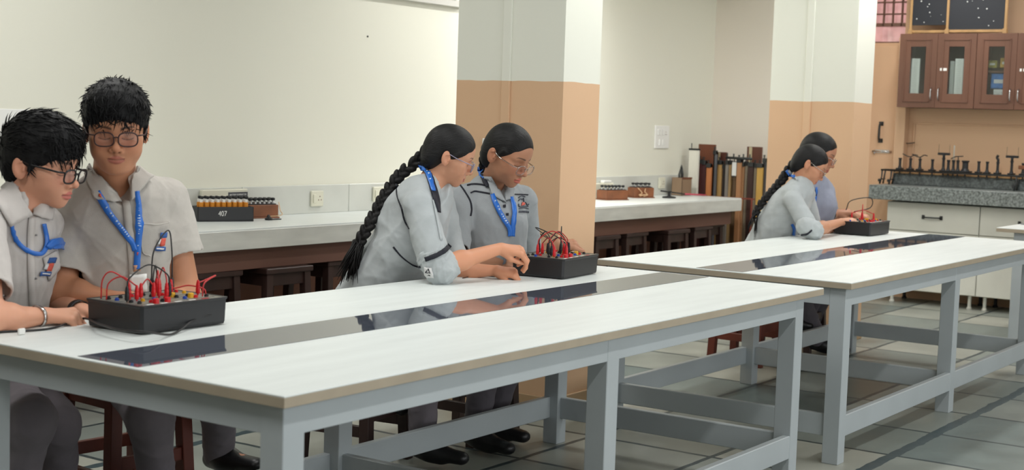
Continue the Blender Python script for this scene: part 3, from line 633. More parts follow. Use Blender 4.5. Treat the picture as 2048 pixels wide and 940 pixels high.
tr = MB(); tr.box(RX-.014, RX-.001, -2, 1.93, 1.478, 1.49, .002); tr.box(RX-.014, RX-.001, 1.918, 1.93, 1.07, 1.478, .002); tag(tr.build('trim_3', M_peach), kind='structure')

# metal rack with little pedestals along the worktop
e = empty('metal_rack', (9.44, 1.5, .967), 'long narrow dark metal rack standing on the granite worktop', 'rack')
b = MB(); b.tube([(-.03, .62, .118), (-.03, -2.4, .118)], .009, 6); b.tube([(.05, .62, .118), (.05, -2.4, .118)], .009, 6); b.build('rail', M_steel, e)
for y in (.61, .53, -.5, -1.5, -2.4):
    l = MB(); l.tube([(-.05, y+.01, 0), (-.035, y, .06), (-.03, y, .118)], [.008, .006, .007], 6); l.tube([(.03, y+.01, 0), (.05, y, .118)], .007, 6); l.tube([(-.045, y, .04), (.045, y, .04)], .005, 6); l.build('leg', M_steel, e)
    k = MB().lathe((-.05, y+.015, .03), [(.001, -.014), (.012, -.008), (.012, .008), (.001, .014)], 8).build('knob', M_steel, e)
ped = [(1799, 'p'), (1820, 'w'), (1839, 'w'), (1864, 'p'), (1886, 't'), (1896, 'p'), (1906, 'r'), (1915, 'm'), (1930, 'f'), (1957, 'p'), (1974, 'p'), (1995, 'k'), (2023, 't'), (2046, 'b')]
names = {'p': 'plain dark pedestal with a small round cap', 'w': 'dark pedestal carrying a thin wavy arm', 't': 'dark pedestal with flat holder and two wires', 'r': 'dark pedestal with a tall pale rod', 'm': 'dark pedestal with a slanted arm', 'f': 'thick dark block pedestal', 'k': 'dark pedestal with a knobbed top', 'b': 'dark pedestal with a small brown block'}
ord_ = ['first', 'second', 'third', 'fourth', 'fifth', 'sixth', 'seventh', 'eighth', 'ninth', 'tenth', 'eleventh', 'twelfth', 'thirteenth', 'fourteenth']
for i, (px, k) in enumerate(ped):
    y = on(px, 330, 0, 9.44)[1]
    e = empty('optical_pedestal', (9.45, y, 1.094), '%s, %s from the left on the metal rack' % (names[k], ord_[i]), 'stand', 'pedestals standing on the metal rack')
    h = .085 if k not in 't' else .10
    w_ = 2.2 if k == 'f' else 1
    MB().box(-.04, .04, -.022*w_, .022*w_, 0, .012, .003).build('base', M_black, e)
    MB().lathe((0, 0, .012), [(.017*w_, 0), (.009*w_*1.2, .02), (.008*w_*1.3, h-.02), (.011*w_*1.1, h-.012), (.014*w_, h-.01), (.014*w_, h)], 14).build('column', M_black, e)
    MB().lathe((0, 0, -.05), [(.004, 0), (.009, .004), (.009, .02), (.005, .03), (.005, .05)], 8).build('clamp_screw', M_steel, e)
    z = h+.012
    if k == 'w': MB().tube(sp([(0, .07, z+.035), (0, .035, z+.018), (0, 0, z+.012), (0, -.03, z+.03), (0, -.06, z+.025)], 16), .0045, 6).build('arm', M_black, e); MB().tube([(0, 0, z), (0, 0, z+.014)], .005, 6).build('stem', M_black, e)
    if k == 't':
        MB().box(-.01, .01, -.05, .05, z+.022, z+.042, .003).build('holder', M_black, e); MB().tube([(0, 0, z), (0, 0, z+.024)], [.01, .012], 8).build('stem', M_black, e)
        for s in (-.045, .045): MB().tube([(0, s, z+.04), (0, s, z+.11)], .0012, 5).build('wire', M_steel, e)
    if k == 'r': MB().tube([(0, 0, z), (0, 0, z+.12)], .005, 6).build('rod', mat('pale_rod', (190, 190, 180), .4), e)
    if k == 'm': MB().tube([(0, -.04, z+.035), (0, .02, z+.03), (0, .06, z+.01)], .005, 6).build('arm', M_black, e); MB().tube([(0, 0, z), (0, 0, z+.03)], .004, 6).build('stem', M_black, e)
    if k == 'k': MB().tube(sp([(0, 0, z), (0, 0, z+.02), (0, .01, z+.035), (0, .0, z+.055)], 12), [.005]*4+[.012]*5+[.009]*4 if False else .011, 8).build('knob', M_black, e)
    if k == 'b': MB().box(-.03, .03, -.03, .03, z-.05, z-.02, .003).build('block', M_wood, e)
e = empty('thin_arm', on(1818, 286, 0, 9.58), 'thin dark curved strip hanging on the peach wall above the rack', 'strip')
MB().tube(sp([(0, .05, .004), (0, .01, -.004), (0, -.05, .005)], 10), .004, 6).build('strip', M_black, e)
MB().tube([(.03, 0, 0), (0, 0, 0)], .002, 5).build('pin', M_black, e)

# ================================================================ people: smooth blended bodies
class SDF:
    def __init__(s): s.o = []; s.disp = None
    def ell(s, c, r, k=.01, op='u', B=None):
        c = np.asarray(c, float); r = np.asarray(r if hasattr(r, '__len__') else (r, r, r), float); B = None if B is None else np.asarray(B, float)
        def d(p):
            q = p-c
            if B is not None: q = q@B.T
            k0 = np.sqrt(((q/r)**2).sum(-1)); k1 = np.sqrt(((q/(r*r))**2).sum(-1))+1e-9; return k0*(k0-1)/k1
        R = r.max(); s.o.append((d, c-R, c+R, k, op)); return s
    def cap(s, a, b, ra, rb=None, k=.01, op='u', flat=None, cut=None):
        a = np.asarray(a, float); b = np.asarray(b, float); rb = ra if rb is None else rb; ab = b-a; L2 = ab@ab+1e-12
        if flat: fn = nrm(flat[0]); fk = flat[1]
        def d(p):
            q = p-a; t = np.clip((q@ab)/L2, 0, 1); e = q-t[..., None]*ab
            if flat: e = e+np.multiply.outer((e@fn)*(1/fk-1), fn)
            l = np.sqrt((e*e).sum(-1)); v = l-(ra+t*(rb-ra))
            if flat: v = v*min(1, fk*1.15)
            if cut is not None: v = np.maximum(v, (p-np.asarray(cut[0]))@np.asarray(cut[1]))
            return v
        R = max(ra, rb); s.o.append((d, np.minimum(a, b)-R, np.maximum(a, b)+R, k, op)); return s
    def ev(s, p):
        f = np.full(p.shape[:-1], .5)
        for (d, lo, hi, k, op) in s.o: f = s.comb(f, d(p), k, op)
        if s.disp: f = f+s.disp(p)
        return f
    @staticmethod
    def comb(a, b, k, op):
        if op == 'u': h = np.clip(.5+.5*(a-b)/k, 0, 1); return a*(1-h)+b*h-k*h*(1-h)
        h = np.clip(.5-.5*(a+b)/k, 0, 1); return a*(1-h)-b*h+k*h*(1-h)
    def mesh(s, h, lo=None, hi=None):
        us = [o for o in s.o if o[4] == 'u']
        if lo is None: lo = np.min([o[1] for o in us], 0)-3*h; hi = np.max([o[2] for o in us], 0)+3*h
        lo = lo-.01; hi = hi+.01
        n = np.ceil((hi-lo)/h).astype(int)+1
        ax = [lo[i]+h*np.arange(n[i]) for i in range(3)]
        f = np.full(n, .05, np.float64)
        for (d, l, u, k, op) in s.o:
            m = k+4*h+.012
            i0 = np.clip(((l-m-lo)/h).astype(int), 0, n); i1 = np.clip(((u+m-lo)/h).astype(int)+2, 0, n)
            if (i1 <= i0).any(): continue
            g = np.stack(np.meshgrid(*[ax[j][i0[j]:i1[j]] for j in range(3)], indexing='ij'), -1)
            sl = tuple(slice(i0[j], i1[j]) for j in range(3)); f[sl] = s.comb(f[sl], d(g), k, op)
        if s.disp:
            near = np.abs(f) < .03
            idx = np.argwhere(near); f[near] += s.disp(lo+idx*h)
        return nets(f, lo, h)
def nets(f, org, h):
    s = f < 0; nx, ny, nz = [k-1 for k in f.shape]
    cnt = np.zeros((nx, ny, nz), np.int8)
    C8 = [(i, j, k) for i in (0, 1) for j in (0, 1) for k in (0, 1)]
    for (i, j, k) in C8: cnt += s[i:i+nx, j:j+ny, k:k+nz]
    act = (cnt > 0) & (cnt < 8); ids = np.argwhere(act); idx = np.full(act.shape, -1, np.int64); idx[act] = np.arange(len(ids))
    pos = np.zeros((len(ids), 3)); w = np.zeros(len(ids))
    for a in C8:
        for ax in range(3):
            if a[ax]: continue
            b = list(a); b[ax] = 1
            fa = f[ids[:, 0]+a[0], ids[:, 1]+a[1], ids[:, 2]+a[2]]; fb = f[ids[:, 0]+b[0], ids[:, 1]+b[1], ids[:, 2]+b[2]]
            m = (fa < 0) != (fb < 0); t = fa[m]/(fa[m]-fb[m]); p = np.tile(np.array(a, float), (m.sum(), 1)); p[:, ax] += t; pos[m] += p; w[m] += 1
    vs = (ids+pos/w[:, None])*h+org
    quads = []
    for ax in range(3):
        o = [k for k in range(3) if k != ax]
        sl0 = [slice(1, -1)]*3; sl1 = [slice(1, -1)]*3; sl0[ax] = slice(0, -1); sl1[ax] = slice(1, None)
        d = s[tuple(sl0)] != s[tuple(sl1)]; g = np.argwhere(d); off = np.array([1, 1, 1]); off[ax] = 0; g = g+off
        if not len(g): continue
        inside = s[g[:, 0], g[:, 1], g[:, 2]]
        def cell(db, dc):
            q = g.copy(); q[:, o[0]] -= db; q[:, o[1]] -= dc; return idx[q[:, 0], q[:, 1], q[:, 2]]
        a, b, c, e = cell(0, 0), cell(1, 0), cell(1, 1), cell(0, 1)
        q = np.stack([a, b, c, e], 1)
        flip = inside if ax != 1 else ~inside
        q[~flip] = q[~flip][:, ::-1]; quads.append(q)
    q = np.concatenate(quads); q = q[(q >= 0).all(1)]
    return vs, q
def fast_mesh(name, vs, quads, mats, mi=None, col=None):
    me = bpy.data.meshes.new(name); me.vertices.add(len(vs)); me.vertices.foreach_set('co', np.asarray(vs, np.float32).ravel())
    n = len(quads); me.loops.add(n*4); me.loops.foreach_set('vertex_index', quads.astype(np.int32).ravel()); me.polygons.add(n)
    me.polygons.foreach_set('loop_start', np.arange(n, dtype=np.int32)*4)
    try: me.polygons.foreach_set('loop_total', np.full(n, 4, np.int32))
    except Exception: pass
    me.polygons.foreach_set('use_smooth', np.ones(n, bool))
    for m in mats: me.materials.append(m)
    if col is not None:
        a = me.color_attributes.new('tone', 'FLOAT_COLOR', 'POINT'); c = np.ones((len(vs), 4), np.float32); c[:, :3] = col; a.data.foreach_set('color', c.ravel())
    me.update(calc_edges=True); me.validate(); return me
def join(parts):
    vs = []; q = []; c = []; o = 0
    for v, f, col in parts:
        vs.append(v); q.append(f+o); o += len(v); c.append(col)
    return np.concatenate(vs), np.concatenate(q), np.concatenate(c)
def obj_from(name, me, parent=None):
    o = bpy.data.objects.new(name, me); COL.objects.link(o)
    if parent: o.parent = parent
    return o
def outward(vs, q):                      # make the faces point outwards
    a = vs[q[:, 0]]; n = np.cross(vs[q[:, 1]]-a, vs[q[:, 2]]-a); vol = (a*n).sum()
    return q if vol > 0 else q[:, ::-1].copy()
def skin_mat():
    m = bpy.data.materials.new('skin'); m.use_nodes = True; nt = m.node_tree; b = nt.nodes['Principled BSDF']
    a = nt.nodes.new('ShaderNodeVertexColor'); a.layer_name = 'tone'; nt.links.new(a.outputs[0], b.inputs['Base Color'])
    b.inputs['Roughness'].default_value = .5; b.inputs['Specular IOR Level'].default_value = .35
    b.inputs['Subsurface Weight'].default_value = .12; b.inputs['Subsurface Radius'].default_value = (1, .4, .2); b.inputs['Subsurface Scale'].default_value = .006
    n = nt.nodes.new('ShaderNodeTexNoise'); n.inputs['Scale'].default_value = 350; tc = nt.nodes.new('ShaderNodeTexCoord'); nt.links.new(tc.outputs['Object'], n.inputs['Vector'])
    u = nt.nodes.new('ShaderNodeBump'); u.inputs['Strength'].default_value = .06; u.inputs['Distance'].default_value = .002; nt.links.new(n.outputs[0], u.inputs['Height']); nt.links.new(u.outputs[0], b.inputs['Normal'])
    return m
M_skin = skin_mat()
def cloth(name, c, v=.03): return mat(name, c, .88, spec=.2, bump=.35, bscale=500, var=v, vscale=14, sheen=.1)
def folds(seed, amp, wl, along=None):
    r = np.random.RandomState(seed); K = []
    for i in range(9):
        d = nrm(r.normal(size=3))
        if along is not None: d = nrm(d-.85*(d@along)*along)
        w = wl*r.uniform(.55, 1.5); K.append((d*2*math.pi/w, r.uniform(0, 6.28), nrm(r.normal(size=3))*2*math.pi/(wl*2.2), r.uniform(0, 6.28), r.uniform(.5, 1)))
    def f(p):
        o = 0
        for k, ph, k2, ph2, a in K:
            s = np.sin(.5*(p@k+ph)+1.4*np.sin(p@k2+ph2)); o = o+a*((1-np.abs(s))**2.2-.3)
        return -amp*o/2.4
    return f

# ---------- head in its own frame: x = the person's right, y = forward, z = up
def head_sdf(P):
    w = P.get('wide', 1); ch = P.get('chub', 0); fem = P.get('fem', 0)
    S = SDF()
    S.ell((0, -.004, .034), (.076*w, .098, .086), .01); S.ell((0, .030, .034), (.062*w, .062, .058), .02)
    S.ell((0, .026, -.02), (.063*w, .062, .078), .02); S.ell((0, .026, -.060), ((.050+.012*ch-.003*fem)*w, .050+.003*ch, .042+.005*ch), .02)
    S.ell((0, .066, -.095), (.019-.002*fem, .015, .014), .03)
    if ch: S.ell((0, .035, -.098), (.04, .035, .02), .03)
    for s in (-1, 1):
        S.ell((s*.037*w, .056, -.038-.004*ch), .024+.004*ch, .025); S.cap((s*.012, .080, .019), (s*.046, .067, .016), .0085-.002*fem, .0085, .016)
        S.ell((s*.052*w, .045, -.018), (.014, .024, .012), .02)
    for s in (-1, 1): S.ell((s*.0325, .101, -.003), (.021, .022, .016), .012, 's')
    for s in (-1, 1): S.ell((s*.032, .0655, -.004), (.0165, .0160, .0135), .004)
    S.cap((0, .081, .006), (0, .104, -.032), .0072, .0092, .012); S.ell((0, .1065, -.036), (.0115, .0105, .010), .007)
    for s in (-1, 1): S.ell((s*.0130, .0935, -.0405), (.0078, .011, .0078), .006)
    for s in (-1, 1): S.ell((s*.0062, .099, -.0475), (.0042, .006, .0035), .002, 's')
    S.ell((0, .065, -.064), (.033, .024, .028), .02); S.cap((0, .092, -.047), (0, .091, -.057), .0035, .004, .008)
    S.ell((0, .0880, -.0640), (.0215, .0085, .0052), .004); S.ell((0, .0868, -.0745), (.0185, .0095, .0066), .004)
    op = P.get('mouth', 0); sm = P.get('smile', 0)
    for s in (-1, 1): S.cap((0, .0985, -.0692), (s*.0245, .0855, -.0692+.005*sm), .0014+.0018*op, .0010, .0015, 's')
    for s in (-1, 1):
        t = math.radians(22); B = np.array([[math.cos(t), s*math.sin(t), 0], [-s*math.sin(t), math.cos(t), 0], [0, 0, 1]])
        t2 = math.radians(12); B2 = np.array([[1, 0, 0], [0, math.cos(t2), math.sin(t2)], [0, -math.sin(t2), math.cos(t2)]])@B
        S.ell((s*.0775*w, -.017, -.010), (.0075, .0185, .0310), .006, 'u', B2); S.ell((s*.0855*w, -.014, -.006), (.0055, .0100, .0185), .004, 's', B2)
        S.cap((s*.082*w, -.022, .004), (s*.082*w, -.010, .010), .003, .003, .003); S.cap((s*.0785*w, -.004, -.014), (s*.0785*w, -.003, -.006), .004, .003, .003)
    return S
def head_color(p, skin, P):
    x, y, z = p[:, 0], p[:, 1], p[:, 2]; ax = np.abs(x); c = np.tile(np.array(skin), (len(p), 1)); fem = P.get('fem', 0)
    def mix(mask, col, k): 
        m = np.clip(mask, 0, 1)[:, None]*k; c[:] = c*(1-m)+np.array(col)*m
    base = np.array(skin)
    mix(np.exp(-((ax-.042)**2+(z+.032)**2)/.00035)*(y > .03), base*np.array([1.05, .86, .84]), .5)
    mix(np.exp(-(x**2+(z+.037)**2)/.00022)*(y > .09), base*np.array([1.05, .88, .85]), .4)
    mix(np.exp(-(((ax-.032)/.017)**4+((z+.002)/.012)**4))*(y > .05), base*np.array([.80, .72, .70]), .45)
    top = -.0580+.002*np.cos(ax/.02*3.1); lip = np.clip((1-(ax/.0245)**2)*8, 0, 1)*np.clip((z-(-.0825+.010*(ax/.0245)**2))/.0012, 0, 1)*np.clip((top-.006*(ax/.0245)**2-z)/.0012, 0, 1)*(y > .065)
    mix(lip, P.get('lip', (lin(178), lin(92), lin(88))), .8)
    mix(np.exp(-((z+.0692-.004*P.get('smile', 0)*(ax/.024)**2)/.0014)**2)*(ax < .0235)*(y > .07), base*.28, .75)
    zc = .0195+.0045*np.sin((ax-.012)/.042*2.2)-.0035*(ax > .045)*(ax-.045)/.01; th = (.0042-.0012*fem)*np.clip(1.15-(ax-.014)/.05, .3, 1)
    mix(np.exp(-(np.abs(z-zc)/th)**3)*np.clip((ax-.010)/.004, 0, 1)*np.clip((.055-ax)/.006, 0, 1)*(y > .04), (.012, .010, .010), .88)
    zl = -.0085-.0045*(1-((ax-.032)/.0165)**2); mix(np.exp(-((z-zl)/.0014)**2)*(np.abs(ax-.032) < .0165)*(y > .06), (.012, .010, .010), .9)
    mix(np.exp(-(((ax-.0062)/.0045)**2+((z+.0475)/.003)**2))*(y > .085), base*.2, .7)
    ear = (ax > .072)&(y < .01); mix(ear*1., base*np.array([1.08, .86, .82]), .35)
    st = P.get('stubble', 0)
    if st: mix(np.exp(-(x**2/.0006+(z+.057)**2/.00002))*(y > .07), base*.45, st)
    return c

def hand_prims(S, Wp, H, N, T, sc=1., curl=(35, 45, 30), spread=1., thumb=.3, k=.004, curls=None):
    H = nrm(H); N = nrm(N-H*(N@H)); X = np.cross(H, N); X = X if X@T > 0 else -X; Wp = np.asarray(Wp, float)
    w = lambda x, y, z: Wp+sc*(x*X+y*H+z*N)
    kn = [(.028*spread, .086, 0), (.0095*spread, .091, .003), (-.010*spread, .087, .002), (-.027*spread, .078, -.002)]
    for i, q in enumerate(kn): S.cap(w(q[0]*.45, .012, 0), w(*q), .0150*sc, .0108*sc, .012)
    S.cap(w(.012, .02, -.004), w(-.012, .06, -.006), .015*sc, .013*sc, .012)
    ln = [(.043, .026, .020), (.048, .030, .021), (.044, .028, .021), (.034, .021, .018)]
    for i, q in enumerate(kn):
        p = w(*q); d = H+X*(.10, .02, -.05, -.14)[i]*spread; d = nrm(d); a = 0; cu = curls[i] if curls else curl
        for j in range(3):
            t = math.radians(cu[j]+(i*3 if j == 0 else 0)); d = nrm(d*math.cos(t)-nrm(N-d*(N@d))*math.sin(t)) if j == 0 else d
            if j > 0: up = nrm(np.cross(np.cross(d, -N if abs(d@N) < .97 else H), d)); d = nrm(d*math.cos(t)+nrm(np.cross(X if X@X else X, d)*0+np.cross(d, X)*(1 if np.cross(d, X)@(-N*.001+(d@H)*(-N)+(-(d@-N))*H) > 0 else -1))*math.sin(t))
            q2 = p+d*ln[i][j]*sc; r0 = (.0098, .0088, .0080)[j]; r1 = (.0088, .0080, .0066)[j]
            if i == 3: r0 *= .88; r1 *= .88
            S.cap(p, q2, r0*sc, r1*sc, k if j else .008); p = q2
    b = w(.014, .018, -.008); m_ = w(.038-.008*thumb, .048, -.016-.012*thumb); S.cap(b, m_, .0150*sc, .0118*sc, .012)
    d = nrm((1-thumb)*(H*.8+X*.5)+thumb*(H*.85-X*.25-N*.35)); q2 = m_+d*.031*sc; S.cap(m_, q2, .0108*sc, .0098*sc, .004)
    d2 = nrm(d+thumb*(-X*.35-N*.1)+H*.15); S.cap(q2, q2+d2*.027*sc, .0098*sc, .0075*sc, .003)

def cast(S, pts, d0, d1, n=90):          # where the line of sight to picture points meets a surface
    pts = np.asarray(pts, float); dirs = CF+np.multiply.outer((pts[..., 0]-1024)/FPX, CR)-np.multiply.outer((pts[..., 1]-470)/FPX, CU)
    t = np.full(pts.shape[:-1], float(d0)); best = t.copy(); bv = np.full(t.shape, 9.)
    for i in range(n):
        v = S.ev(CC+dirs*t[..., None]); b = np.abs(v) < bv; best = np.where(b, t, best); bv = np.where(b, np.abs(v), bv); t = np.where(v > .0004, t+np.clip(v*.7, .0006, .03), t); t = np.where(t > d1, best, t)
    t = np.where(bv < .004, np.where(t > d1, best, t), best); return CC+dirs*t[..., None], dirs
def patch(S, quad, rng_, name, m, parent, nu=10, nv=6, off=.003, th=.002, smooth=0):
    q = np.asarray(quad, float); u = np.linspace(0, 1, nu)[:, None, None]; v = np.linspace(0, 1, nv)[None, :, None]
    g = (1-u)*(1-v)*q[0]+u*(1-v)*q[1]+u*v*q[2]+(1-u)*v*q[3]
    return sheet(S, g, rng_, name, m, parent, off, th, smooth)
def ribbon(S, line, wpx, rng_, name, m, parent, n=40, off=.003, th=.0015, nv=3, smooth=0, even=True):
    L = np.array(sp([(a, b, 0) for a, b in line], n))[:, :2]; t = np.gradient(L, axis=0); t /= np.linalg.norm(t, axis=1)[:, None]+1e-9; nn = np.stack([-t[:, 1], t[:, 0]], 1)
    wv = wpx if hasattr(wpx, '__len__') else [wpx]*2; wv = np.interp(np.linspace(0, 1, len(L)), np.linspace(0, 1, len(wv)), wv)
    g = np.stack([L+nn*wv[:, None]*(k/(nv-1)-.5) for k in range(nv)], 1)
    return sheet(S, g, rng_, name, m, parent, off, th, smooth)
def sheet(S, g, rng_, name, m, parent, off, th, smooth=0):
    p, d = cast(S, g, *rng_); e = 1.5e-3
    dep = ((p-CC)@CF)
    for _ in range(smooth):
        q = np.pad(dep, 1, mode='edge'); avg = (q[:-2, 1:-1]+q[2:, 1:-1]+q[1:-1, :-2]+q[1:-1, 2:])/4; dep = np.minimum(dep, avg*.5+dep*.5)
    p = CC+d*dep[..., None]
    nr = np.stack([S.ev(p+e*np.eye(3)[i])-S.ev(p-e*np.eye(3)[i]) for i in range(3)], -1); nr /= np.linalg.norm(nr, axis=-1)[..., None]+1e-9
    dn = d/np.linalg.norm(d, axis=-1)[..., None]; nr = nr-.0*dn
    A = p+nr*(off-th)-dn*.001; B = p+nr*off-dn*.001
    nu, nv = g.shape[:2]; mb = MB(); vs = [tuple(x) for x in B.reshape(-1, 3)]+[tuple(x) for x in (A-nr*.002).reshape(-1, 3)]; o = nu*nv; fs = []
    for i in range(nu-1):
        for j in range(nv-1):
            a, b, c, dd = i*nv+j, (i+1)*nv+j, (i+1)*nv+j+1, i*nv+j+1; fs += [(a, b, c, dd), (a+o, dd+o, c+o, b+o)]
    for i in range(nu-1):
        for j in (0, nv-1): a, b = i*nv+j, (i+1)*nv+j; fs.append((a, a+o, b+o, b))
    for j in range(nv-1):
        for i in (0, nu-1): a, b = i*nv+j, i*nv+j+1; fs.append((a, b, b+o, a+o))
    mb.add(vs, fs, True); o_ = mb.build(name, m, None); 
    bm = bmesh.new(); bm.from_mesh(o_.data); bmesh.ops.recalc_face_normals(bm, faces=bm.faces[:]); bm.to_mesh(o_.data); bm.free()
    put(o_, parent); return o_
def put(o, parent):                      # parent while keeping the geometry in place
    if parent is None: return o
    root = parent
    off = V(0, 0, 0)
    while root is not None: off += np.array(root.location); root = root.parent
    o.parent = parent; o.location = tuple(-off); return o

HAIRK = {}
def person(name_label, P):
    P['pelvis'] = V(P['pelvis'][0], P['pelvis'][1], .60)
    for l in P['legs']: l['H'] = V(l['H'][0], l['H'][1], .585)
    root_loc = P['root']; sk = tuple(lin(x) for x in P['skin'])
    s = P['hs']; F = nrm(P['F']); U0 = nrm(P.get('U', (0, 0, 1))); U = nrm(U0-F*(U0@F)); R = np.cross(F, U); O = np.asarray(P['head'], float)
    M3 = np.stack([R, F*P.get('ys', 1.), U], 0)*s
    toW = lambda q: O+np.asarray(q, float)@M3
    Mi = np.linalg.inv(M3); toL = lambda q: (np.asarray(q, float)-O)@Mi
    h = P.get('res', .0022)
    parts = []
    HS = head_sdf(P); nb = toL(P['neck']); nr_ = P.get('neckr', .052)/s
    HS.cap((0, -.022, -.045), nb, nr_, nr_*1.12, .03)
    c0 = np.asarray(P['chest'], float); HS.cap(nb, toL(np.asarray(P['neck'])*.45+c0*.55+nrm(P['front'])*P['width']*.38), nr_*1.1, nr_*.7, .03)
    v, q = HS.mesh(h); c = head_color(v, sk, P); v = toW(v); parts.append((v, outward(v-v.mean(0), q), c))
    NS = SDF(); NS.cap(toW((0, -.022, -.05)), P['neck'], P.get('neckr', .052), P.get('neckr', .052)*1.15, .02)
    # arms
    AS = []
    for a in P['arms']:
        S = SDF(); r = a.get('r', 1.)
        S.cap(a['S'], a['E'], .046*r, .040*r, .02); S.cap(a['E'], np.asarray(a['E'])*.62+np.asarray(a['W'])*.38, .038*r, .041*r, .02); S.cap(np.asarray(a['E'])*.62+np.asarray(a['W'])*.38, a['W'], .040*r, .0255*r, .015, flat=(a['N'], .82) if a.get('flat', 1) else None)
        hand_prims(S, a['W'], a['H'], np.asarray(a['N'], float), np.asarray(a['T'], float), a.get('hsz', 1.), a.get('curl', (35, 45, 30)), a.get('spread', 1.), a.get('thumb', .3), curls=a.get('curls'))
        v, q = S.mesh(max(h, .0024)); c = np.tile(np.array(sk)*np.array(P.get('armtone', (1, 1, 1))), (len(v), 1))
        parts.append((v, outward(v-v.mean(0), q), c)); AS.append(S)
    # hidden trunk and legs that carry the limbs
    TS = SDF(); L = P['lat']; f = P['front']; ch = np.asarray(P['chest'], float); pe = np.asarray(P['pelvis'], float); wd = P['width']
    Bm = np.stack([nrm(L), nrm(f), nrm(np.cross(nrm(L), nrm(f)))])
    up = nrm(np.asarray(P['neck'])-ch)
    for a in P['arms']: TS.cap(ch*.3+np.asarray(P['neck'])*.7, a['S'], .04, .035, .03)
    TS.cap(ch, pe, wd*.55, wd*.6, .05, flat=(f, .7)); TS.cap(ch, P['neck'], wd*.4, .035, .05)
    for l in P['legs']:
        TS.cap(l['H'], l['K'], .06, .045, .04); TS.cap(l['K'], l['A'], .04, .03, .03); TS.cap(l['A'], l['T'], .028, .022, .02)
    v, q = TS.mesh(.012); parts.append((v, outward(v-v.mean(0), q), np.tile(sk, (len(v), 1))))
    vs, qs, cs = join(parts); vs = vs-np.array(root_loc)
    body = obj_from('person', fast_mesh('person', vs, qs, [M_skin], col=cs)); body.location = root_loc; tag(body, name_label, 'person')
    def piece(S, hh, nm, m):
        v, q = S.mesh(hh); v = v-np.array(root_loc); q = outward(v-v.mean(0), q); return obj_from(nm, fast_mesh(nm, v, q, [m]), body)
    # shirt
    SS = SDF()
    for fn in P['shirt']: fn(SS)
    for a in P['arms']:
        t = a['sleeve']; e = np.asarray(a['S'])*(1-t)+np.asarray(a['E'])*t; dr = nrm(np.asarray(a['E'])-np.asarray(a['S']))
        if 'cutn' in a: dr = nrm(a['cutn'])
        r0, r1 = a['sr']; SS.cap(a['S'], e+dr*.05, r0, r1, .018, cut=(e, dr))
        e2 = e+nrm(np.asarray(a['E'])-np.asarray(a['S']))*.05
        SS.cap(e-dr*.012, e+dr*.06, r1*.80, r1*.80, .003, 's')
    SS.disp = folds(P['seed'], P.get('fold', .006), P.get('wl', .14), P.get('grain'))
    f1 = SS.disp; f2 = folds(P['seed']+9, .0016, .075); SS.disp = lambda p: f1(p)+f2(p)
    SS2 = SS
    if 'open' in P:
        vb_, _ = cast(SS, [P['open']], *P['rng']); vb_ = vb_[0]; nk = np.asarray(P['neck'], float); ud = nrm(nk-vb_)
        SS.cap(nk+(nk-ch)*.5+nrm(f)*.03, vb_+nrm(f)*.022, P.get('neckr', .052)*1.02, .010, .006, 's')
    shirt = piece(SS2, P.get('sres', .005), 'shirt', P['cloth'])
    # trousers and shoes
    TR = SDF()
    TR.ell(pe, (P['width']*.95, P['width']*.75, .12), .05, 'u', Bm)
    for l in P['legs']:
        TR.cap(l['H'], l['K'], .092, .074, .05); TR.cap(l['K'], l['A'], .070, .056, .04)
    TR.disp = folds(P['seed']+3, .006, .12)
    tro = piece(TR, .008, 'trousers', P['tcloth'])
    for l in P['legs']:
        d = nrm(np.asarray(l['T'])-np.asarray(l['A'])); SH = SDF(); A = np.asarray(l['A'], float); T = np.asarray(l['T'], float)
        SH.cap(A+V(0, 0, .0), A*.75+T*.25+V(0, 0, -.01), .046, .044, .03); SH.cap(A*.8+T*.2+V(0, 0, -.02), T, .044, .034, .03, flat=((0, 0, 1), .8)); SH.cap(A-d*.03+V(0, 0, -.03), A*.5+T*.5+V(0, 0, -.02), .034, .036, .02)
        sh = piece(SH, .006, 'shoe', M_shoe)
        if l.get('sock'):
            SK = SDF(); SK.cap(A, A*.8+np.asarray(l['K'])*.2, .047, .05, .01, cut=(A*.8+np.asarray(l['K'])*.2, nrm(np.asarray(l['K'])-A))); piece(SK, .006, 'sock', M_sock)
    # hair
    HR = SDF(); hk = P['hair']; hw = P.get('wide', 1)
    if hk == 'boy':
        hv = P.get('hv', 1.)
        HR.ell((0, -.008, .050+.006*hv), (.084*hw+.006*hv, .105+.004*hv, .088+.010*hv), .01); HR.ell((0, -.055, .0), (.070*hw, .055, .075), .03); HR.ell((0, .045, .085), (.066*hw, .052, .040+.008*hv), .03)
        for sx in (-1, 1): HR.cap((sx*.074*hw, .012, .03), (sx*.076*hw, .012, -.012), .010, .006, .01)
        fz = P.get('fringe', .045)
        HR.ell((0, .125, fz-.095), (.074*hw, .085, .085), .008, 's'); HR.ell((0, .06, -.10), (.12, .09, .085), .01, 's')
        for sx in (-1, 1): HR.ell((sx*.098, -.020, -.028), (.030, .030, .045), .006, 's')
        HR.ell((0, -.05, -.135), (.12, .09, .06), .01, 's')
        fd = folds(P['seed']+5, .003, .05); HR.disp = lambda p: fd(p)*.9-.0005*np.sin(p[..., 0]*420+6*np.sin(p[..., 1]*40))
    else:
        HR.ell((0, -.005, .038), (.0800*hw, .1025, .0885), .01); HR.ell((0, -.060, -.015), (.064*hw, .048, .070), .03)
        HR.ell((0, .122, -.020), (.064*hw, .082, .088), .018, 's'); HR.ell((0, .055, -.105), (.12, .075, .085), .012, 's')
        for sx in (-1, 1): HR.ell((sx*.100, -.014, -.026), (.030, .026, .042), .008, 's')
        for sx in (-1, 1): HR.cap((sx*.073*hw, .028, .028), (sx*.074*hw, .012, .006), .008, .004, .012)
    v, q = HR.mesh(max(.0024, h)); vl = v.copy(); v = toW(v)-np.array(root_loc); q = outward(v-v.mean(0), q)
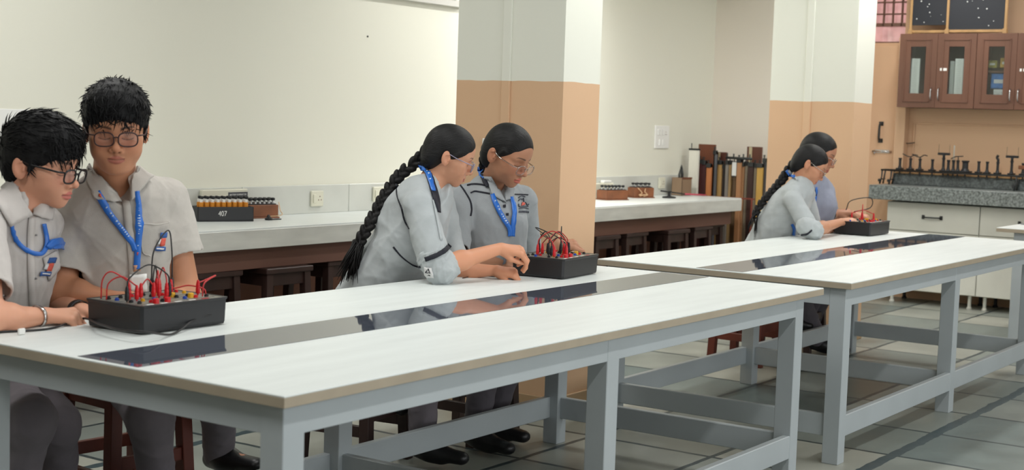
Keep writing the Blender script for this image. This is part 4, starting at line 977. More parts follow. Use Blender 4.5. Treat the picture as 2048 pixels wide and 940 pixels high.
    hair = obj_from('hair', fast_mesh('hair', v, q, [M_hair if hk == 'boy' else M_hairhead]), body)
    at_ = hair.data.attributes.new('strand', 'FLOAT_VECTOR', 'POINT'); sv = np.zeros((len(hair.data.vertices), 3), np.float32)
    if len(sv) == len(vl): sv[:, 0] = np.arctan2(np.abs(vl[:, 0]), vl[:, 2]+.03)+.25*np.sin(vl[:, 1]*18); sv[:, 1] = vl[:, 1]*3; sv[:, 2] = np.sign(vl[:, 0])*.0
    at_.data.foreach_set('vector', sv.ravel())
    if hk == 'boy':                      # locks combed over the scalp
        r = np.random.RandomState(P['seed']); mb = MB(); cd_ = V(*P.get('comb', (0, 1, -.2)))
        sel = r.choice(len(vl), min(len(vl), P.get('locks', 2400)))
        for i in sel:
            p = vl[i]
            if p[2] < -.03 and p[1] > -.03: continue
            g = np.array([HR.ev((p+e_)[None])[0]-HR.ev((p-e_)[None])[0] for e_ in np.eye(3)*.002]); g = nrm(g)
            low = p[2] < .03
            d = cd_+r.normal(size=3)*.25+(V(0, 0, -.8) if low else 0); d = d-g*(d@g); d = nrm(d)
            if p[1] > .05 and p[2] > .03 and r.random() < .6: d = nrm(V(.25*p[0]/.05*.5+r.normal()*.3, .35, -1)+cd_*.3); d = nrm(d-g*(d@g)*.8)
            L_ = r.uniform(.014, .034) if low else r.uniform(.022, .048); rr = r.uniform(.0010, .0026)
            lift = P.get('lift', .35)*(0.4 if low else 1)
            pts = [toW(p-g*.004+d*L_*t+g*(lift*L_*t*(1.15-t)*1.6)) for t in (0, .33, .66, 1)]
            mb.tube([x-np.array(root_loc) for x in pts], [rr*s, rr*s*.95, rr*s*.6, rr*s*.12], 5)
        mb.build('hair_locks', M_hair, hair)
    if 'braid' in P:
        BR = SDF(); pts = sp(P['braid'], 60); pts = [np.asarray(x) for x in pts]; r0, r1 = P['braidr']; nseg = P.get('nseg', 16)
        Ln = np.cumsum([0]+[np.linalg.norm(pts[i+1]-pts[i]) for i in range(len(pts)-1)]); tot = Ln[-1]
        for i in range(nseg*2):
            t = (i+.5)/(nseg*2)*tot; j = min(np.searchsorted(Ln, t), len(pts)-1); c0 = pts[j]; tn = nrm(pts[min(j+1, len(pts)-1)]-pts[max(j-1, 0)])
            sd = nrm(np.cross(tn, P.get('braidn', -CF))); up_ = np.cross(sd, tn); sg = 1 if i % 2 else -1; rr = r0+(r1-r0)*t/tot
            ax = nrm(tn*.9+sd*sg*-.55); oth = nrm(np.cross(ax, up_)); c = c0+sd*sg*rr*.42
            BR.ell(c, (tot/nseg*.78, rr*.55, rr*.75), .004, 'u', np.stack([ax, oth, up_]))
        BR.disp = lambda p: -.0008*np.sin(p@V(900, 500, 700)+3*np.sin(p@V(60, 90, 70)))
        v, q = BR.mesh(.003); v = v-np.array(root_loc); bo = obj_from('braid', fast_mesh('braid', v, outward(v-v.mean(0), q), [M_hairsm]), hair)
        mb = MB(); r = np.random.RandomState(3); e0 = pts[-1]; tn = nrm(pts[-1]-pts[-4]); n_ = P.get('tail', 0)
        for i in range(n_):
            off = r.normal(size=3)*.010; sp_ = r.normal(size=3)*.22; L_ = r.uniform(.06, .13)
            d = nrm(tn*.6+V(0, 0, -1)*.5+sp_)
            mb.tube([e0+off-tn*.02-np.array(root_loc), e0+off+d*L_*.5-np.array(root_loc), e0+off+d*L_+V(0, 0, -.01)-np.array(root_loc)], [.004, .0035, .0006], 4)
        if n_: mb.build('loose_end', M_hairsm, bo)
    # glasses
    g = P.get('glasses')
    if g:
        gl = bpy.data.objects.new('glasses', None); COL.objects.link(gl); gl.parent = body
        mb = MB(); gy, gz = g.get('y', .101), g.get('z', -.010); ta = g.get('tilt', -.0); hw_, hh_ = g.get('w', .0245), g.get('h', .0195); lm = MB()
        W_ = lambda q: toW(q)-np.array(root_loc)
        for sx in (-1, 1):
            lp = []
            for k in range(28):
                th = 2*math.pi*k/28; cx = math.copysign(abs(math.cos(th))**.7, math.cos(th))*hw_; cz = math.copysign(abs(math.sin(th))**.75, math.sin(th))*hh_
                lp.append((sx*.0325+cx, gy-.10*(abs(sx*.0325+cx)-.0325)-.10*0-.12*cz*-1*.0-.15*0+cz*.12, gz+cz))
            mb.tube([W_(x) for x in lp+[lp[0]]], g.get('r', .0018)*s, 6, cap=False)
            n0 = len(lp); lm.add([W_(x) for x in lp]+[W_((x[0], x[1]-.0012, x[2])) for x in lp], [tuple(range(n0)), tuple(range(n0, 2*n0))[::-1]]+[(i, (i+1) % n0, (i+1) % n0+n0, i+n0) for i in range(n0)])
            ex = sx*(.0325+hw_)
            mb.tube([W_((ex, gy-.003, gz+hh_*.55)), W_((sx*.0735*hw, gy-.015, gz+hh_*.6)), W_((sx*.0790*hw, .02, gz+hh_*.6+g.get('rise', .006))), W_((sx*.0800*hw, -.014, g.get('ez', .012)))], [g.get('r', .0018)*s*1.15]*4, 6)
        mb.tube([W_((-.0325+hw_*.93, gy, gz+.004)), W_((0, gy+.004, gz+.008)), W_((.0325-hw_*.93, gy, gz+.004))], g.get('r', .0018)*s, 6)
        mb.build('frame', g['m'], gl); lm.build('lens', M_lens, gl)
    return dict(body=body, shirt=shirt, hair=hair, SS=SS, AS=AS, HS=HS, toL=toL, toW=toW, NS=NS)

class Both:                               # union of shirt and neck for laying collars and ribbons
    def __init__(s, *S): s.S = S
    def ev(s, p): return np.min([x.ev(p) for x in s.S], 0)

UP = V(0, 0, 1)
# ---------------------------------------------------------------- the six pupils
C_A = cloth('warm_grey_shirt', (196, 191, 187)); C_B = cloth('beige_grey_shirt', (184, 179, 172)); C_C = cloth('cool_grey_shirt', (178, 184, 186)); C_D = cloth('mid_grey_shirt', (158, 163, 166)); C_F = cloth('blue_grey_shirt', (148, 154, 172))
C_T = cloth('grey_trousers', (124, 118, 124)); C_T2 = cloth('dark_grey_trousers', (92, 88, 94))
M_gl_blk = mat('black_acetate', (24, 22, 24), .3); M_gl_brn = mat('brown_acetate', (58, 36, 34), .3); M_gl_lil = mat('lilac_metal', (150, 146, 168), .3, metal=.3)
M_bone = mat('white_stitch', (214, 214, 214), .7); M_logo_b = mat('emblem_blue', (40, 84, 150), .6); M_logo_r = mat('emblem_red', (206, 84, 66), .6); M_print = mat('emblem_grey', (70, 74, 84), .7)
M_button = mat('shirt_button', (120, 118, 118), .4)

def torso(pts, f, flat):                 # chain of (point, radius) blended into a trunk, flattened front to back
    def fn(S):
        for i in range(len(pts)-1): S.cap(pts[i][0], pts[i+1][0], pts[i][1], pts[i+1][1], .05, flat=(f, flat))
    return fn
def yoke(a, b, r, k=.05): return lambda S: S.cap(a, b, r, r, k)
def lat_of(a, b): return nrm(np.asarray(b)-np.asarray(a))

# ---- boy at the left edge
A_rS, A_lS = at(-38, 440, 4.12), at(86, 452, 4.52)
neckA = at(38, 420, 4.33); chA = at(28, 520, 4.36); peA = at(-25, 760, 4.55)
fA = nrm(np.cross(lat_of(A_rS, A_lS), nrm(neckA-peA))); fA = fA if fA@(CR) > 0 else -fA
A = person('boy in profile at the left edge, black glasses, forearms on the table', dict(
    root=(float(peA[0]), float(peA[1]), 0.0), skin=(214, 158, 130), sres=.004, hs=1.07, ys=1.06, F=cd(.95, -.18, .22), U=cd(.15, 1, .1), head=at(82, 331, 4.33), neck=neckA, neckr=.050, seed=11,
    chest=chA, pelvis=peA, lat=lat_of(A_rS, A_lS), front=fA, width=.155,
    arms=[dict(S=A_rS, E=at(-28, 640, 3.93), W=at(84, 632, 4.09), H=cd(.95, .0, -.35), N=cd(-.1, 1, .5), T=CU*0+cd(.1, .2, 1)*-1, sleeve=.74, sr=(.068, .082), curl=(55, 55, 35), thumb=.8, r=1.12),
          dict(S=A_lS, E=at(84, 590, 4.62), W=at(158, 618, 4.42), H=cd(.9, -.2, .4), N=UP, T=cd(-.2, 0, 1), sleeve=.62, sr=(.066, .075), curl=(30, 35, 25))],
    legs=[dict(H=at(-30, 740, 4.50), K=at(58, 840, 4.15), A=at(20, 1060, 4.35), T=at(70, 1100, 4.3)), dict(H=at(10, 740, 4.65), K=at(110, 850, 4.45), A=at(120, 1040, 4.75), T=at(160, 1060, 4.65))],
    shirt=[torso([(at(32, 455, 4.33), .135), (at(28, 540, 4.36), .150), (at(8, 640, 4.42), .152), (peA, .165)], fA, .68), yoke(at(-30, 440, 4.15), at(40, 430, 4.33), .058), yoke(at(40, 430, 4.33), at(88, 450, 4.5), .056), yoke(at(26, 430, 4.38), at(36, 446, 4.36), .060)],
    cloth=C_A, tcloth=C_T, hair='boy', hv=1.15, fringe=.046, comb=(0, 1, .1), lift=.18, open=(58, 436), rng=(3.7, 4.9), glasses=dict(m=M_gl_blk, r=.0027, y=.107, z=-.012, w=.0245, h=.0195), lip=(lin(196), lin(104), lin(100)), fold=.006, grain=UP))
SA = Both(A['SS'], A['NS']); dA = (3.7, 4.9); bA = A['body']
patch(SA, [(-14, 398), (26, 358), (60, 432), (16, 452)], dA, 'collar', C_A, A['shirt'], 12, 10, .010, .004, 6)
patch(SA, [(64, 432), (76, 398), (108, 392), (100, 440)], dA, 'collar', C_A, A['shirt'], 10, 10, .010, .004, 6)
ribbon(SA, [(63, 436), (60, 480), (61, 540), (64, 612)], 13, dA, 'placket', C_A, A['shirt'], 30, .005, .002, 3, 2)
ly = ribbon(SA, [(20, 449), (30, 480), (50, 500), (74, 508), (86, 500), (90, 480), (84, 447)], [7, 8, 9, 9, 9, 8, 7], dA, 'lanyard', M_lany, bA, 50, .009, .0015, 3, 8)
ribbon(SA, [(88, 496), (98, 486), (112, 484), (118, 490), (110, 494), (96, 494)], [8, 13, 15, 13, 9, 6], dA, 'lanyard_knot', M_lany, ly, 20, .018, .008, 4, 4)
pk = patch(SA, [(84, 516), (112, 500), (120, 534), (96, 562)], dA, 'pocket', C_A, A['shirt'], 8, 8, .006, .002, 3)
def emblem(S, cx, cy, w, h, sk, rg, parent):
    q = lambda x0, x1, y0, y1: [(cx+x0*w+y0*sk, cy+y0*h), (cx+x1*w+y0*sk, cy+y0*h), (cx+x1*w+y1*sk, cy+y1*h), (cx+x0*w+y1*sk, cy+y1*h)]
    e = patch(S, q(-.25, .35, -.5, -.22), rg, 'emblem', M_logo_b, parent, 6, 4, .0085, .001, 1)
    patch(S, q(-.1, .3, -.2, .2), rg, 'emblem_red', M_logo_r, e, 5, 5, .0085, .001, 1)
    patch(S, q(-.35, -.12, -.15, .12), rg, 'emblem_white', M_bone, e, 4, 4, .0085, .001, 1)
    patch(S, q(-.5, .35, .24, .46), rg, 'emblem_banner', M_logo_b, e, 7, 3, .0085, .001, 1)
    patch(S, q(-.4, .25, .31, .38), rg, 'emblem_lettering', M_bone, e, 7, 2, .0095, .001, 1)
emblem(SA, 94, 534, 24, 38, -14, dA, A['shirt'])
for y in (470, 556): patch(SA, [(67, y-2), (71, y-2), (71, y+2), (67, y+2)], dA, 'button', M_button, A['shirt'], 3, 3, .0075, .0015)
# steel bangle
def band(c, n, r, w, m, name, parent, el=1., side=None):
    n = nrm(n); a = nrm(np.cross(n, UP)) if side is None else nrm(side-n*(side@n)); b = np.cross(n, a); root = V(*parent.location); mb = MB()
    for k in range(32):
        pass
    vs = []; fs = []
    for k in range(32):
        t = 2*math.pi*k/32; e = math.cos(t)*a+math.sin(t)*b*el
        for (rr, ww) in ((r, -w/2), (r+.003, -w/2), (r+.003, w/2), (r, w/2)): vs.append(c+e*rr+n*ww-root)
    for k in range(32):
        for j in range(4): fs.append((k*4+j, k*4+(j+1) % 4, ((k+1) % 32)*4+(j+1) % 4, ((k+1) % 32)*4+j))
    mb.add(vs, fs, True); return mb.build(name, m, parent)
band(at(74, 633, 4.075), at(84, 632, 4.09)-at(60, 635, 4.05), .0335, .010, M_chrome, 'bangle', bA, .9)
band(at(157, 618, 4.42), at(158, 618, 4.42)-at(130, 608, 4.48), .030, .022, M_rubber, 'watch_strap', bA, .85)

# ---- boy facing the camera
B_rS, B_lS = at(152, 418, 4.62), at(330, 402, 4.70)
neckB = at(226, 378, 4.62); chB = at(240, 470, 4.66); peB = at(262, 700, 4.88)
fB = nrm(np.cross(lat_of(B_rS, B_lS), nrm(neckB-peB))); fB = fB if fB@CF < 0 else -fB
B = person('boy with round face and brown framed glasses facing the camera, blue lanyard hanging straight', dict(
    root=(float(peB[0]), float(peB[1]), 0.0), skin=(190, 134, 102), sres=.004, hs=1.085, wide=1.08, chub=1, F=cd(.26, -.24, .93), U=cd(.05, 1, .2), head=at(232, 260, 4.46), neck=neckB, neckr=.062, seed=21,
    chest=chB, pelvis=peB, lat=lat_of(B_rS, B_lS), front=fB, width=.19,
    arms=[dict(S=B_rS, E=at(118, 582, 4.52), W=at(212, 594, 4.52), H=cd(.95, .05, .3), N=UP, T=cd(0, 0, 1), sleeve=.80, sr=(.074, .086), curl=(25, 30, 25), r=1.18),
          dict(S=B_lS, E=at(372, 596, 4.72), W=at(296, 610, 4.58), H=cd(-.9, 0, .45), N=UP, T=cd(0, 0, 1), sleeve=.56, sr=(.080, .092), curl=(25, 30, 25), r=1.25)],
    legs=[dict(H=at(215, 720, 4.85), K=at(300, 830, 4.50), A=at(318, 1010, 4.75), T=at(360, 1040, 4.6)), dict(H=at(300, 720, 4.95), K=at(440, 800, 4.95), A=at(436, 905, 5.15), T=at(512, 930, 5.05), )],
    shirt=[torso([(at(236, 428, 4.62), .172), (at(240, 500, 4.66), .190), (at(248, 590, 4.72), .200), (peB, .205)], fB, .66), yoke(at(168, 416, 4.62), at(228, 398, 4.62), .060), yoke(at(228, 398, 4.62), at(315, 398, 4.68), .062), yoke(at(222, 400, 4.68), at(232, 410, 4.66), .072)],
    cloth=C_B, tcloth=C_T, hair='boy', hv=.7, fringe=.056, comb=(.1, .9, -.3), lift=.10, open=(250, 405), rng=(4.2, 5.2), glasses=dict(m=M_gl_brn, r=.0021, y=.104, z=-.009, w=.0265, h=.0205), smile=.5, stubble=.25, lip=(lin(168), lin(96), lin(84)), fold=.007, wl=.16, grain=UP))
SB = Both(B['SS'], B['NS']); dB = (4.2, 5.2); bB = B['body']
patch(SB, [(172, 352), (184, 330), (244, 408), (190, 396)], dB, 'collar', C_B, B['shirt'], 14, 10, .012, .004, 8)
patch(SB, [(262, 362), (270, 330), (303, 356), (262, 402)], dB, 'collar', C_B, B['shirt'], 12, 10, .012, .004, 8)
ribbon(SB, [(252, 402), (257, 450), (264, 520), (268, 600)], 15, dB, 'placket', C_B, B['shirt'], 30, .006, .002, 3, 2)
ly = ribbon(SB, [(195, 384), (216, 420), (240, 454), (262, 484), (268, 500)], [13, 13, 12, 11, 10], dB, 'lanyard', M_lany, bB, 40, .011, .0015, 3, 10)
l2_ = ribbon(SB, [(272, 384), (276, 420), (276, 460), (274, 500), (272, 536)], [9, 12, 13, 13, 13], dB, 'lanyard_strap', M_lany, ly, 40, .0125, .0015, 3, 10)
for x in np.linspace(0, 1, 15): 
    if x < .45 and x > .1:
        pass
def print_marks(S, line, rg, parent, n, px, off):
    L = np.array(sp([(a, b, 0) for a, b in line], n*2))[:, :2]; r = random.Random(4)
    for i in range(0, len(L)-1, 2):
        if r.random() < .12: continue
        a, b = L[i], L[i]+(L[i+1]-L[i])*.75; t = (b-a)/np.linalg.norm(b-a); nn = np.array([-t[1], t[0]])*px/2
        patch(S, [a-nn, b-nn, b+nn, a+nn], rg, 'lanyard_print', M_lanytxt, parent, 3, 2, off, .0008)
print_marks(SB, [(214, 413), (240, 450), (262, 480)], dB, ly, 14, 4, .0125)
print_marks(SB, [(277, 405), (277, 450), (275, 494)], dB, l2_, 18, 4.5, .014)
for (cx, cy) in [(201, 392), (274, 505)]: patch(SB, [(cx-2.5, cy-3), (cx+2.5, cy-3), (cx+2.5, cy+3), (cx-2.5, cy+3)], dB, 'lanyard_crest', M_logo_r, ly, 3, 3, .0145, .001)
patch(SB, [(266, 528), (279, 528), (279, 540), (266, 540)], dB, 'lanyard_clasp', mat('copper_clasp', (196, 150, 120), .4), ly, 4, 4, .014, .002, 2)
patch(SB, [(258, 546), (292, 546), (292, 580), (258, 580)], dB, 'identity_card', M_white, ly, 6, 6, .016, .002, 4)
ribbon(SB, [(283, 447), (310, 449), (337, 445)], 3, dB, 'pocket_edge', C_B, B['shirt'], 20, .008, .003, 2, 3)
ribbon(SB, [(283, 448), (284, 500), (300, 512)], 2, dB, 'pocket_edge', C_B, B['shirt'], 20, .006, .002, 2, 2)
emblem(SB, 322, 484, 22, 38, -6, dB, B['shirt'])

# ---- leaning girl with the long braid
C_rS, C_lS = at(838, 412, 5.50), at(880, 410, 5.86)
neckC = at(862, 368, 5.67); chC = at(835, 450, 5.66); peC = at(742, 620, 5.78)
fC = nrm(np.cross(lat_of(C_rS, C_lS), nrm(neckC-peC))); fC = fC if fC@CR > 0 else -fC
Cg = person('girl leaning over the nearest table with a long black braid, reaching to the kit', dict(
    root=(float(peC[0]), float(peC[1]), 0.0), skin=(206, 152, 122), armtone=(1.08, 1.0, .95), hs=.99, fem=1, ys=1.0, F=cd(.92, -.33, -.20), U=cd(.30, 1, .12), head=at(897, 311, 5.66), neck=neckC, neckr=.043, seed=31,
    chest=chC, pelvis=peC, lat=lat_of(C_rS, C_lS), front=fC, width=.15,
    arms=[dict(S=C_rS, E=at(874, 536, 5.42), W=at(1000, 497, 5.60), H=cd(.80, -.10, -.05), N=cd(.25, .9, .55), T=cd(0, -.5, 1), sleeve=.93, sr=(.064, .068), hsz=.96, curls=[(48, 42, 18), (52, 45, 20), (55, 48, 25), (58, 48, 28)], thumb=.75, r=.98),
          dict(S=C_lS, E=at(912, 542, 5.72), W=at(990, 541, 5.66), H=cd(.97, -.12, .1), N=cd(-.1, .9, .5), T=cd(0, -.1, 1), sleeve=.9, sr=(.060, .060), hsz=.90, curls=[(38, 52, 30), (55, 62, 35), (60, 65, 35), (62, 65, 35)], thumb=.45, r=.92)],
    legs=[dict(H=at(760, 640, 5.72), K=V(2.18, 1.31, .46), A=V(2.21, 1.33, .09), T=V(2.26, 1.17, .045)), dict(H=at(790, 640, 5.9), K=V(2.36, 1.32, .47), A=V(2.30, 1.36, .30), T=V(2.19, 1.43, .22), sock=1)],
    shirt=[torso([(at(862, 404, 5.67), .105), (at(838, 450, 5.66), .135), (at(806, 505, 5.68), .146), (at(772, 565, 5.73), .160), (peC, .175)], fC, .80), yoke(at(842, 400, 5.54), at(862, 388, 5.66), .052), yoke(at(862, 388, 5.68), at(884, 402, 5.84), .052), yoke(at(775, 520, 5.72), at(722, 600, 5.75), .10, .06), yoke(at(832, 396, 5.62), at(795, 440, 5.68), .082, .07)],
    cloth=C_C, tcloth=C_T, hair='girl', braid=[at(858, 296, 5.68), at(834, 322, 5.70), at(800, 350, 5.70), at(772, 388, 5.66), at(752, 424, 5.64), at(735, 455, 5.62), at(722, 478, 5.62), at(712, 496, 5.62)], braidr=(.024, .022), nseg=15, tail=120, open=(876, 408), rng=(5.0, 6.4),
    glasses=dict(m=M_gl_lil, r=.0016, y=.104, z=-.012, w=.025, h=.0185), mouth=.6, smile=.6, fold=.007, wl=.17))
SCg = Both(Cg['SS'], Cg['NS']); dC = (5.0, 6.4); bC = Cg['body']
ribbon(SCg, [(845, 325), (857, 352), (866, 382), (872, 405), (876, 425)], [10, 12, 12, 10, 5], dC, 'collar', M_pipe, Cg['shirt'], 30, .010, .004, 4, 4)
ly = ribbon(SCg, [(846, 332), (854, 348), (860, 366), (863, 384)], [8, 10, 9, 7], dC, 'lanyard', M_lany, bC, 24, .0145, .002, 3, 4)
print_marks(SCg, [(848, 336), (856, 352), (860, 368)], dC, ly, 6, 3, .016)
ribbon(SCg, [(793, 368), (795, 392), (803, 415), (809, 440), (818, 458)], 2.2, dC, 'armhole_piping', M_pipe, Cg['shirt'], 40, .003, .002, 3)
ribbon(SCg, [(787, 494), (802, 512), (822, 528), (838, 534), (850, 535)], [3.5, 2.6, 2.6, 2], dC, 'side_piping', M_pipe, Cg['shirt'], 40, .003, .003, 3)
cu = SDF(); eC = at(876, 520, 5.43); e2 = at(895, 546, 5.44); cu.cap(at(866, 515, 5.43), at(880, 540, 5.42), .062, .061, .01); cu.cap(at(872, 512, 5.43), at(893, 534, 5.45), .058, .052, .02); cu.disp = folds(5, .008, .05)
v, q = cu.mesh(.004); v = v-V(*bC.location); obj_from('rolled_cuff', fast_mesh('rolled_cuff', v, outward(v-v.mean(0), q), [C_C]), Cg['shirt'])
ribbon(Both(Cg['SS'], cu), [(851, 519), (870, 512), (888, 502), (900, 490)], 9, dC, 'sleeve_band', M_pipe, Cg['shirt'], 30, .004, .003, 4)
tg_ = patch(Both(Cg['SS'], cu), [(850, 534), (864, 537), (868, 555), (851, 554)], dC, 'side_tab', M_bone, Cg['shirt'], 5, 5, .006, .002, 2)
for (a_, b_) in [((853, 543), (857, 538)), ((857, 538), (861, 544)), ((853, 544), (862, 545)), ((857, 550), (861, 550))]: ribbon(Both(Cg['SS'], cu), [a_, ((a_[0]+b_[0])/2, (a_[1]+b_[1])/2), b_], 1.2, dC, 'tab_print', M_pipe, tg_, 6, .0075, .001, 2)
ribbon(SCg, [(866, 400), (874, 440), (882, 480)], 4, dC, 'placket', C_C, Cg['shirt'], 20, .005, .002, 3, 1)
# ---- girl with clear framed glasses beside the pillar
D_rS, D_lS = at(912, 402, 5.98), at(1046, 402, 6.16)
neckD = at(982, 376, 6.10); chD = at(985, 448, 6.08); peD = at(955, 640, 6.30)
fD = nrm(np.cross(lat_of(D_rS, D_lS), nrm(neckD-peD))); fD = fD if fD@CF < 0 else -fD
D = person('girl with clear framed glasses and blue lanyard beside the nearer peach pillar', dict(
    root=(float(peD[0]), float(peD[1]), 0.0), skin=(178, 128, 100), hs=1.06, fem=1, F=cd(.76, -.44, .48), U=cd(.32, 1, .25), head=at(1014, 310, 5.98), neck=neckD, neckr=.046, seed=41,
    chest=chD, pelvis=peD, lat=lat_of(D_rS, D_lS), front=fD, width=.16,
    arms=[dict(S=D_rS, E=at(905, 520, 5.80), W=at(1002, 524, 6.0), H=cd(.9, -.1, -.1), N=UP, T=cd(0, 0, 1), sleeve=.86, sr=(.072, .072), curl=(20, 25, 20), hsz=.92),
          dict(S=D_lS, E=at(1058, 520, 6.35), W=at(1112, 488, 6.36), H=cd(.85, -.02, .05), N=cd(-.1, .8, .6), T=cd(-.1, .6, .6), sleeve=.80, sr=(.062, .062), curls=[(20, 40, 30), (40, 50, 30), (50, 55, 30), (55, 55, 30)], thumb=.35, hsz=.95)],
    legs=[dict(H=at(945, 650, 6.2), K=V(2.62, 1.30, .46), A=V(2.53, 1.30, .09), T=V(2.53, 1.13, .045)), dict(H=at(985, 650, 6.35), K=V(2.84, 1.30, .46), A=V(2.74, 1.37, .09), T=V(2.76, 1.21, .045))],
    shirt=[torso([(at(984, 412, 6.10), .130), (at(986, 450, 6.06), .148), (at(984, 510, 6.08), .140), (at(975, 570, 6.15), .150), (peD, .165)], fD, .76), yoke(at(922, 398, 6.0), at(975, 386, 6.10), .058), yoke(at(985, 386, 6.10), at(1042, 398, 6.16), .056), yoke(at(975, 378, 6.12), at(988, 390, 6.1), .064)],
    cloth=C_D, tcloth=C_T2, hair='girl', braid=[at(978, 292, 6.10), at(972, 318, 6.16), at(972, 342, 6.2), at(976, 362, 6.24), at(980, 400, 6.3)], braidr=(.030, .026), nseg=9,
    open=(1008, 402), rng=(5.3, 6.9), glasses=dict(m=M_clear, r=.0022, y=.105, z=-.020, w=.025, h=.019), mouth=.9, lip=(lin(196), lin(98), lin(86)), fold=.006, wl=.15))
SD = Both(D['SS'], D['NS']); dD = (5.3, 6.9); bD = D['body']
patch(SD, [(970, 352), (984, 352), (1012, 408), (984, 392)], dD, 'collar', C_D, D['shirt'], 12, 8, .011, .004, 6)
patch(SD, [(1012, 404), (1014, 378), (1028, 378), (1026, 396)], dD, 'collar', C_D, D['shirt'], 8, 8, .011, .004, 6)
ribbon(SD, [(966, 348), (968, 362), (975, 376)], [6, 9, 7], dD, 'collar_trim', M_pipe, D['shirt'], 16, .013, .004, 3, 2)
ribbon(SD, [(918, 367), (930, 384), (940, 402), (943, 418), (941, 432)], 2.2, dD, 'armhole_piping', M_pipe, D['shirt'], 40, .003, .002, 3)
ribbon(SD, [(934, 371), (945, 369), (958, 369), (970, 371)], 2.2, dD, 'yoke_piping', M_pipe, D['shirt'], 24, .004, .002, 3)
ribbon(SD, [(941, 386), (950, 383), (964, 385), (980, 388)], 2.4, dD, 'yoke_piping', M_pipe, D['shirt'], 24, .004, .002, 3)
ribbon(SD, [(1026, 389), (1042, 389), (1056, 390)], 1.6, dD, 'yoke_piping', M_pipe, D['shirt'], 24, .004, .002, 3)
ly = ribbon(SD, [(984, 390), (992, 412), (1006, 438), (1017, 456), (1019, 472)], [8, 9, 9, 9, 9], dD, 'lanyard', M_lany, bD, 40, .010, .0015, 3, 8)
l2_ = ribbon(SD, [(1021, 396), (1026, 420), (1024, 450), (1022, 472)], [6, 8, 9, 8], dD, 'lanyard_strap', M_lany, ly, 40, .0115, .0015, 3, 8)
ribbon(SD, [(961, 340), (963, 350), (968, 360)], [6, 8, 6], dD, 'lanyard_back', M_lany, ly, 12, .016, .002, 3, 2)
print_marks(SD, [(990, 403), (1002, 428), (1014, 448)], dD, ly, 10, 3.2, .0115)
for y, x in ((413, 1008), (429, 1014)): patch(SD, [(x-2, y-2.5), (x+2.5, y-2.5), (x+2.5, y+2.5), (x-2, y+2.5)], dD, 'button', M_pipe, D['shirt'], 4, 4, .006, .002)
em = patch(SD, [(1043, 405), (1049, 407), (1047, 411), (1041, 412)], dD, 'emblem', M_logo_r, D['shirt'], 4, 4, .006, .001)
for ln_ in [[(1036, 396), (1042, 392), (1050, 394)], [(1036, 402), (1040, 398), (1044, 400)], [(1036, 408), (1038, 414), (1048, 413), (1056, 412)], [(1050, 404), (1054, 410), (1057, 408)], [(1037, 418), (1046, 416), (1056, 417)], [(1046, 396), (1047, 404)]]:
    if len(ln_) == 2: ln_ = [ln_[0], ((ln_[0][0]+ln_[1][0])/2, (ln_[0][1]+ln_[1][1])/2), ln_[1]]
    ribbon(SD, ln_, 1.6, dD, 'emblem_line', M_print, em, 10, .005, .001, 2)
for i in range(7): patch(SD, [(1037+i*2.9, 422), (1039+i*2.9, 422), (1039+i*2.9, 425.5), (1037+i*2.9, 425.5)], dD, 'emblem_letter', M_print, em, 2, 2, .005, .001)
wt = band(at(1004, 516, 5.98), at(1010, 515, 6.0)-at(990, 518, 5.98), .026, .012, mat('grey_band', (120, 122, 130), .6), 'wrist_band', bD)
patch(Both(*D['AS']), [(1001, 507), (1016, 504), (1017, 511), (1003, 513)], dD, 'wrist_tag', M_bone, bD, 4, 4, .006, .002)

# ---- far girl with the braid
E_rS, E_lS = at(1586, 400, 8.30), at(1612, 396, 8.60)
neckE = at(1600, 365, 8.48); chE = at(1570, 420, 8.46); peE = at(1525, 510, 8.55)
fE = nrm(np.cross(lat_of(E_rS, E_lS), nrm(neckE-peE))); fE = fE if fE@CR > 0 else -fE
Eg = person('far girl in pale grey shirt with a black braid, elbow on the second table', dict(
    root=(float(peE[0]), float(peE[1]), 0.0), skin=(196, 142, 112), hs=.98, fem=1, F=cd(.82, -.50, .05), U=cd(.46, 1, .05), head=at(1618, 330, 8.46), neck=neckE, neckr=.042, seed=51, res=.0034, sres=.007,
    chest=chE, pelvis=peE, lat=lat_of(E_rS, E_lS), front=fE, width=.14,
    arms=[dict(S=E_rS, E=at(1622, 462, 8.20), W=at(1682, 444, 8.66), H=cd(.8, .1, -.35), N=cd(0, .9, .4), T=cd(0, 0, 1), sleeve=1.0, sr=(.055, .056), curl=(40, 45, 30), thumb=.6),
          dict(S=E_lS, E=at(1628, 462, 8.62), W=at(1675, 455, 8.8), H=cd(.9, 0, -.1), N=UP, T=cd(0, 0, 1), sleeve=.9, sr=(.055, .055), curl=(40, 45, 30))],
    legs=[dict(H=at(1530, 520, 8.5), K=V(5.68, 1.31, .50), A=V(5.88, 1.34, .24), T=V(5.95, 1.26, .20)), dict(H=at(1545, 520, 8.65), K=V(5.80, 1.31, .48), A=V(6.10, 1.25, .09), T=V(6.17, 1.10, .045))],
    shirt=[torso([(at(1598, 386, 8.46), .105), (at(1578, 415, 8.46), .135), (at(1555, 450, 8.5), .145), (peE, .165)], fE, .80), yoke(at(1588, 388, 8.34), at(1600, 380, 8.46), .052), yoke(at(1600, 380, 8.46), at(1614, 390, 8.56), .05)],
    cloth=C_C, tcloth=C_T2, hair='girl', braid=[at(1600, 318, 8.5), at(1582, 334, 8.52), at(1562, 362, 8.5), at(1540, 388, 8.46), at(1522, 408, 8.44), at(1508, 432, 8.42)], braidr=(.030, .018), nseg=13, tail=12,
    glasses=dict(m=M_clear, r=.0026, y=.106, z=-.012), fold=.006, wl=.15))
